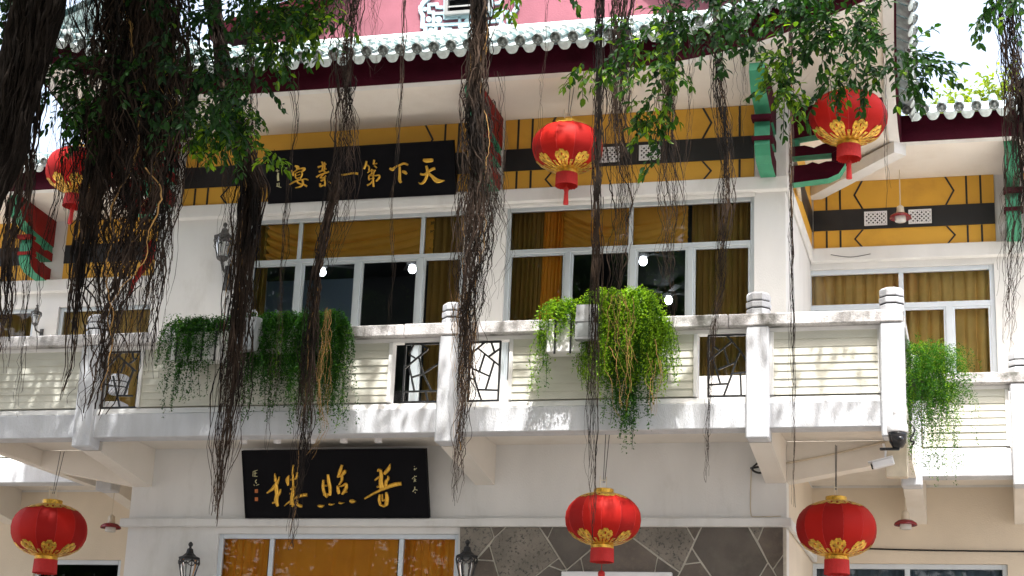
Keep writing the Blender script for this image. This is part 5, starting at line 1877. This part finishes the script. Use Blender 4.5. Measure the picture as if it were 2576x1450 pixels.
# bundle in front of the upper sign
RB([(895, -120, 18), (885, 30, 20), (870, 130, 16), (866, 260, 15), (868, 360, 22), (862, 470, 30), (850, 560, 32), (835, 640, 26), (825, 700, 14)], 66, -3.4, .05, (.003, .009), core=6, frizz=.016)
RB([(850, 440, 8), (815, 600, 8), (795, 700, 9), (780, 860, 12), (770, 1000, 14), (762, 1120, 16), (745, 1240, 13), (735, 1320, 11), (730, 1390, 6)], 60, -2.9, .04, (.003, .010), fray=.45, new=0.02, core=6, frizz=.012)
RB([(830, 780, 5), (815, 900, 12), (810, 1010, 12), (820, 1080, 8), (790, 1140, 3), (768, 1170, 2)], 14, -2.6, .05, (.002, .005), m='root_new', new=1, frizz=.016)
RB([(930, -100, 22), (925, 120, 26), (940, 200, 12)], 14, -3.5, .06, (.002, .006), frizz=.02)
RB([(1020, -80, 4), (1012, 200, 4), (1000, 380, 5), (985, 520, 4), (992, 680, 4), (975, 860, 2)], 7, -3.3, .02, (.003, .007), frizz=.006)
RB([(720, 180, 20), (740, 300, 10), (725, 420, 8), (715, 560, 6), (705, 700, 4), (700, 860, 4), (690, 1040, 3)], 9, -3.2, .03, (.002, .006), frizz=.012)
RB([(680, 880, 3), (678, 1020, 4), (672, 1140, 3)], 4, -2.7, .02, (.002, .005))
# bundle at the column between the windows
RB([(1212, -120, 14), (1206, 60, 13), (1196, 200, 14), (1192, 320, 17), (1198, 430, 22), (1194, 540, 26), (1184, 660, 24), (1176, 760, 17), (1170, 880, 15), (1166, 980, 13), (1160, 1060, 8), (1152, 1150, 6), (1145, 1290, 2)], 130, -3.3, .07, (.004, .012), core=26, fray=.5, new=0.02, frizz=.016)
RB([(1220, 250, 14), (1232, 400, 14), (1250, 520, 18), (1238, 620, 22), (1220, 720, 16), (1215, 840, 10)], 40, -3.2, .05, (.003, .007), frizz=.02)
RB([(1255, 180, 8), (1270, 330, 5), (1262, 520, 8), (1285, 640, 4), (1240, 780, 3)], 6, -3.2, .02, (.002, .005))
RB([(1168, 740, 16), (1172, 900, 22), (1165, 1030, 10)], 34, -2.9, .04, (.002, .006), m='root_new', new=1, frizz=.018)
RB([(1378, -80, 4), (1370, 150, 3), (1358, 280, 3), (1345, 420, 2)], 4, -3.3, .02, (.002, .005))
# strands over the middle window
RB([(1512, -120, 7), (1508, 100, 7), (1506, 300, 8), (1502, 520, 8), (1497, 760, 10), (1492, 960, 11), (1489, 1080, 13), (1490, 1180, 13), (1492, 1250, 9), (1488, 1400, 3)], 34, -3.2, .02, (.004, .009), core=7, fray=.4, new=0.02, frizz=.007)
RB([(1575, -120, 20), (1565, 60, 18), (1556, 220, 20), (1558, 360, 24), (1572, 470, 20), (1565, 600, 20), (1552, 720, 20), (1555, 790, 24)], 72, -3.2, .05, (.003, .010), core=8, frizz=.014, new=0.02)
RB([(1552, 740, 22), (1560, 840, 26), (1570, 960, 22), (1572, 1050, 12)], 12, -2.6, .05, (.002, .006), m='root_new', new=1, frizz=.02)
RB([(1640, 850, 10), (1645, 940, 14), (1640, 1050, 6)], 6, -2.5, .04, (.002, .005), m='root_new', new=1, frizz=.016)
RB([(1690, -120, 18), (1685, 60, 14), (1680, 200, 12), (1672, 340, 14), (1678, 460, 22), (1690, 540, 20), (1680, 640, 16), (1690, 760, 10), (1695, 860, 4)], 46, -3.3, .05, (.003, .010), core=7, frizz=.014)
RB([(1745, -60, 6), (1740, 180, 5), (1735, 330, 5), (1720, 470, 4)], 7, -3.3, .02, (.002, .006))
RB([(1805, -120, 8), (1802, 100, 8), (1806, 220, 10), (1822, 320, 12), (1828, 420, 10), (1822, 520, 14), (1815, 610, 8), (1812, 720, 5), (1790, 860, 6), (1785, 960, 6), (1780, 1060, 5), (1775, 1260, 2)], 40, -3.3, .04, (.003, .008), core=4, frizz=.012, new=0.02)
RB([(1860, 0, 14), (1870, 200, 12), (1862, 360, 10)], 9, -3.3, .05, (.002, .005))
RB([(1988, -80, 4), (1990, 200, 3), (1990, 480, 3), (1991, 800, 5), (1994, 1000, 6), (1995, 1110, 7), (1992, 1200, 9), (1995, 1300, 5)], 16, -3.1, .02, (.003, .007), core=2, new=0.02, frizz=.006)
RB([(2225, 120, 2), (2226, 300, 2), (2232, 480, 4), (2228, 540, 2)], 5, -3.3, .01, (.002, .005))
# stem at the right edge
RB([(2530, -120, 22), (2540, 80, 20), (2552, 220, 18), (2562, 330, 22), (2568, 450, 24), (2560, 560, 26), (2548, 680, 24), (2540, 780, 14), (2535, 900, 12)], 74, -4.2, .06, (.003, .009), core=10, frizz=.014)
RB([(2575, 200, 16), (2580, 400, 20), (2576, 540, 16)], 24, -4.3, .05, (.006, .018), core=8)

# --- leaves
lf = MB(); lf.tone = []
tw = MB()


def leaf(p, d, tone, L=None):
    quad_leaf(lf, p, d, Vector((rr.gauss(0, .5), rr.gauss(-.3, .5), 1)), L or rr.uniform(.085, .125), rr.uniform(.044, .062), min(1, max(0, tone)), rr.uniform(.0, .5))


def spray(p, v, n, tone, step=.042, droop=.05):
    pts = [p.copy()]
    v = v.normalized()
    for k in range(n):
        v = (v + Vector((rr.gauss(0, .06), rr.gauss(0, .06), -droop + rr.gauss(0, .03)))).normalized()
        p = p + v * step
        pts.append(p.copy())
        s = v.cross(Vector((rr.gauss(0, .3), rr.gauss(0, .3), 1))).normalized()
        side = 1 if k % 2 else -1
        leaf(p, v * rr.uniform(.3, .8) + s * side * rr.uniform(.5, 1.0) + Vector((0, 0, rr.gauss(-.15, .25))), tone + rr.gauss(0, .17))
    leaf(p, v, tone + .1)
    if len(pts) > 3: tw.tube(pts[::2] + [pts[-1]], .0035, 3, 0, False)


def fill(poly, n, Y0, Y1, tone, dirs=(-.2, -.3, -.6), ln=(5, 14), edge=0):
    """sprays started inside a picture polygon, at depths Y0..Y1"""
    xs = [p[0] for p in poly]; ys_ = [p[1] for p in poly]
    n = int(n * (1.25 if poly[0][0] < 800 else .85))
    k = 0
    while k < n:
        x, y = rr.uniform(min(xs), max(xs)), rr.uniform(min(ys_), max(ys_))
        ins = False
        j = len(poly) - 1
        for i in range(len(poly)):
            if (poly[i][1] > y) != (poly[j][1] > y) and x < (poly[j][0] - poly[i][0]) * (y - poly[i][1]) / (poly[j][1] - poly[i][1]) + poly[i][0]:
                ins = not ins
            j = i
        if not ins: continue
        k += 1
        p = at(x, y, rr.uniform(Y0, Y1))
        spray(p, Vector((dirs[0] + rr.gauss(0, .6), dirs[1] + rr.gauss(0, .5), dirs[2] + rr.gauss(0, .45))), rr.randint(*ln), tone + rr.gauss(0, .08))


# upper left crown (deep and dense), its hanging skirts
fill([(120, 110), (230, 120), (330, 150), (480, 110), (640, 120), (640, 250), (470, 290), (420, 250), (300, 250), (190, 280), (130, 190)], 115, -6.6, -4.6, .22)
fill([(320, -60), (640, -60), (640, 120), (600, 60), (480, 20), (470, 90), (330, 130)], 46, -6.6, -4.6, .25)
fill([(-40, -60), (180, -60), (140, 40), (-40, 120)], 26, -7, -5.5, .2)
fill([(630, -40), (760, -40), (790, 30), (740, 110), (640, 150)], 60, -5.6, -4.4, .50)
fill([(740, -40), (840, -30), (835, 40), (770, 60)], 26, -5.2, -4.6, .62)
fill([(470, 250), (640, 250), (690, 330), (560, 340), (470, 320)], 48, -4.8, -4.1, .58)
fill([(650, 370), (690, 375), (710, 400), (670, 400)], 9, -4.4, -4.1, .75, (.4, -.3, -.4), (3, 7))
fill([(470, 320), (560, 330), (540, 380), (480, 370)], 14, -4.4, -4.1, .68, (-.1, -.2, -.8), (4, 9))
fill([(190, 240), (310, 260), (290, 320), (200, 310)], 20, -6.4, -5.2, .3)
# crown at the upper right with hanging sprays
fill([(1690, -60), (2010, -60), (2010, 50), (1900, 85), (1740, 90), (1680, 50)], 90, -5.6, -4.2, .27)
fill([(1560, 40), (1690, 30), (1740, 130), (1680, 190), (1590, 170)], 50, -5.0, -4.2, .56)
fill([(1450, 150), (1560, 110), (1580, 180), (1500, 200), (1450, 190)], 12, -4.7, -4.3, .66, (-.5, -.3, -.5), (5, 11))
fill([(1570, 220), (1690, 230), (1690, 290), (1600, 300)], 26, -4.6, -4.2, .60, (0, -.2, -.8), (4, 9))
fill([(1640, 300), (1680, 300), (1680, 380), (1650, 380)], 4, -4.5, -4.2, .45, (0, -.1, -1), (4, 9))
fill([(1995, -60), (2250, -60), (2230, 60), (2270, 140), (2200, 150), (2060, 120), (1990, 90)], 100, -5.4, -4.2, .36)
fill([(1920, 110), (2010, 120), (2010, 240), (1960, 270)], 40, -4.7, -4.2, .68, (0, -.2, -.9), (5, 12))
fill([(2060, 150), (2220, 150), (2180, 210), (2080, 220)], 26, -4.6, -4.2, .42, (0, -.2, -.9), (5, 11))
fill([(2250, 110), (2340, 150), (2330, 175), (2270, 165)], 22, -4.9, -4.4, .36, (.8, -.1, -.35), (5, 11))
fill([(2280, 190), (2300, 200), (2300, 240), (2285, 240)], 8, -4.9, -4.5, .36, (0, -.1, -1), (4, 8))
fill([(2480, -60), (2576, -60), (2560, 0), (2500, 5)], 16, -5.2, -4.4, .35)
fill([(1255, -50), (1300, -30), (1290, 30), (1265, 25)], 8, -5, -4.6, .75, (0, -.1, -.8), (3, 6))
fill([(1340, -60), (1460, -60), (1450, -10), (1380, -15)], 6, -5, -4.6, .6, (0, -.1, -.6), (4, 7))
# high canopy that shades the front; stays above the picture
cl_ = []
while len(cl_) < 600:
    x, y, z = rr.uniform(-17, 5), rr.uniform(-17, -3.4), rr.uniform(9.6, 15.5)
    if len(cl_) >= 430: x, y, z = rr.uniform(-16, -6.8), rr.uniform(-8, -3.6), rr.uniform(10, 14)
    elif x > -6.3 and y > -7.5 and rr.random() < .76: continue
    q = pj((x, y, z))
    if q[1] > -230 and q[0] > -300 and q[0] < 2900: continue
    cl_.append(Vector((x, y, z)))
cn = MB(); cn.tone = []
for c in cl_:
    for i in range(150):
        p = c + Vector((rr.gauss(0, .55), rr.gauss(0, .55), rr.gauss(0, .38)))
        q = pj(p)
        if q[1] > -40 and -100 < q[0] < 2680 and p.y > -21: continue
        quad_leaf(cn, p, Vector((rr.gauss(0, 1), rr.gauss(0, 1), rr.gauss(-.3, .5))), Vector((rr.gauss(0, .5), rr.gauss(0, .5), 1)), rr.uniform(.11, .17), rr.uniform(.06, .09), min(1, max(0, .35 + rr.gauss(0, .2))))
lf.build('crown', 'leaf', tree)
tw.build('twig', 'bark', tree, kind='stuff')
cn.build('crown', 'leaf', tree)

# red cloth caught among the roots on the left
b = MB()
pth = [(388, 600, 3), (378, 625, 14), (372, 655, 13), (352, 690, 7), (335, 715, 5), (326, 745, 4)]
L_, Rr_ = [], []
for i, (x, y, hw) in enumerate(pth):
    L_.append(at(x - hw, y, -5.75 - .06 * (i % 2))); Rr_.append(at(x + hw, y, -5.70 + .06 * (i % 2)))
b.v = [tuple(p) for p in L_] + [tuple(p) for p in Rr_]
n = len(pth)
for i in range(n - 1):
    b.f.append((i, i + 1, n + i + 1, n + i)); b.m.append(0)
rib = b.build('red_ribbon', 'ribbon', None, True, 'red cloth strip tied among the hanging roots on the left', 'ribbon')
so = rib.modifiers.new('thickness', 'SOLIDIFY'); so.thickness = .012

# trees across the street, seen only as reflections, and the sunlit tree beyond the right wing roof
bk = random.Random(3)


def far_tree(name, label, c, r, n, m, size, trunk_h, grp=None):
    t = thing(name, label, 'tree', (c[0], c[1], 0), grp)
    b = MB()
    b.tube([(c[0], c[1], 0), (c[0] + .2, c[1], c[2] * .5), (c[0], c[1], c[2])], [.35, .26, .12], 8)
    b.build('trunk', 'bark', t, True)
    f = MB(); f.tone = []
    cs = []
    for k in range(36):
        d = Vector((bk.gauss(0, 1), bk.gauss(0, 1), bk.gauss(0, 1))).normalized() * bk.uniform(.4, 1)
        cs.append(Vector((c[0] + d.x * r[0], c[1] + d.y * r[1], c[2] + d.z * r[2])))
    for k in range(n):
        q = bk.choice(cs)
        s_ = .24
        p = q + Vector((bk.gauss(0, r[0] * s_), bk.gauss(0, r[1] * s_), bk.gauss(0, r[2] * s_)))
        quad_leaf(f, p, Vector((bk.gauss(0, 1), bk.gauss(0, 1), bk.gauss(-.2, .6))), Vector((bk.gauss(0, .5), bk.gauss(0, .5), 1)), size * bk.uniform(.7, 1.3), size * .5, min(1, max(0, .4 + bk.gauss(0, .2))))
    f.build('crown', m, t)
    return t


for (tx_, lab) in ((-7, 'reflection in the upper middle window'), (-20, 'reflection in the upper left window'), (5, 'reflection in the right wing window'), (-32, 'reflection in the far left window')):
    far_tree('street_tree', 'street tree across the road, seen only as a ' + lab, (tx_, -34 + (tx_ % 3), 16.5), (8, 4, 10), 12000, 'leaf', .65, 8, 'trees across the road')
fc = at(2470, 290, 9.0)
far_tree('garden_tree', 'yellow green treetop showing above the right wing roof', (fc.x, 9.0, fc.z - .25), (1.0, .8, .85), 5200, 'far_leaf', .12, 6)
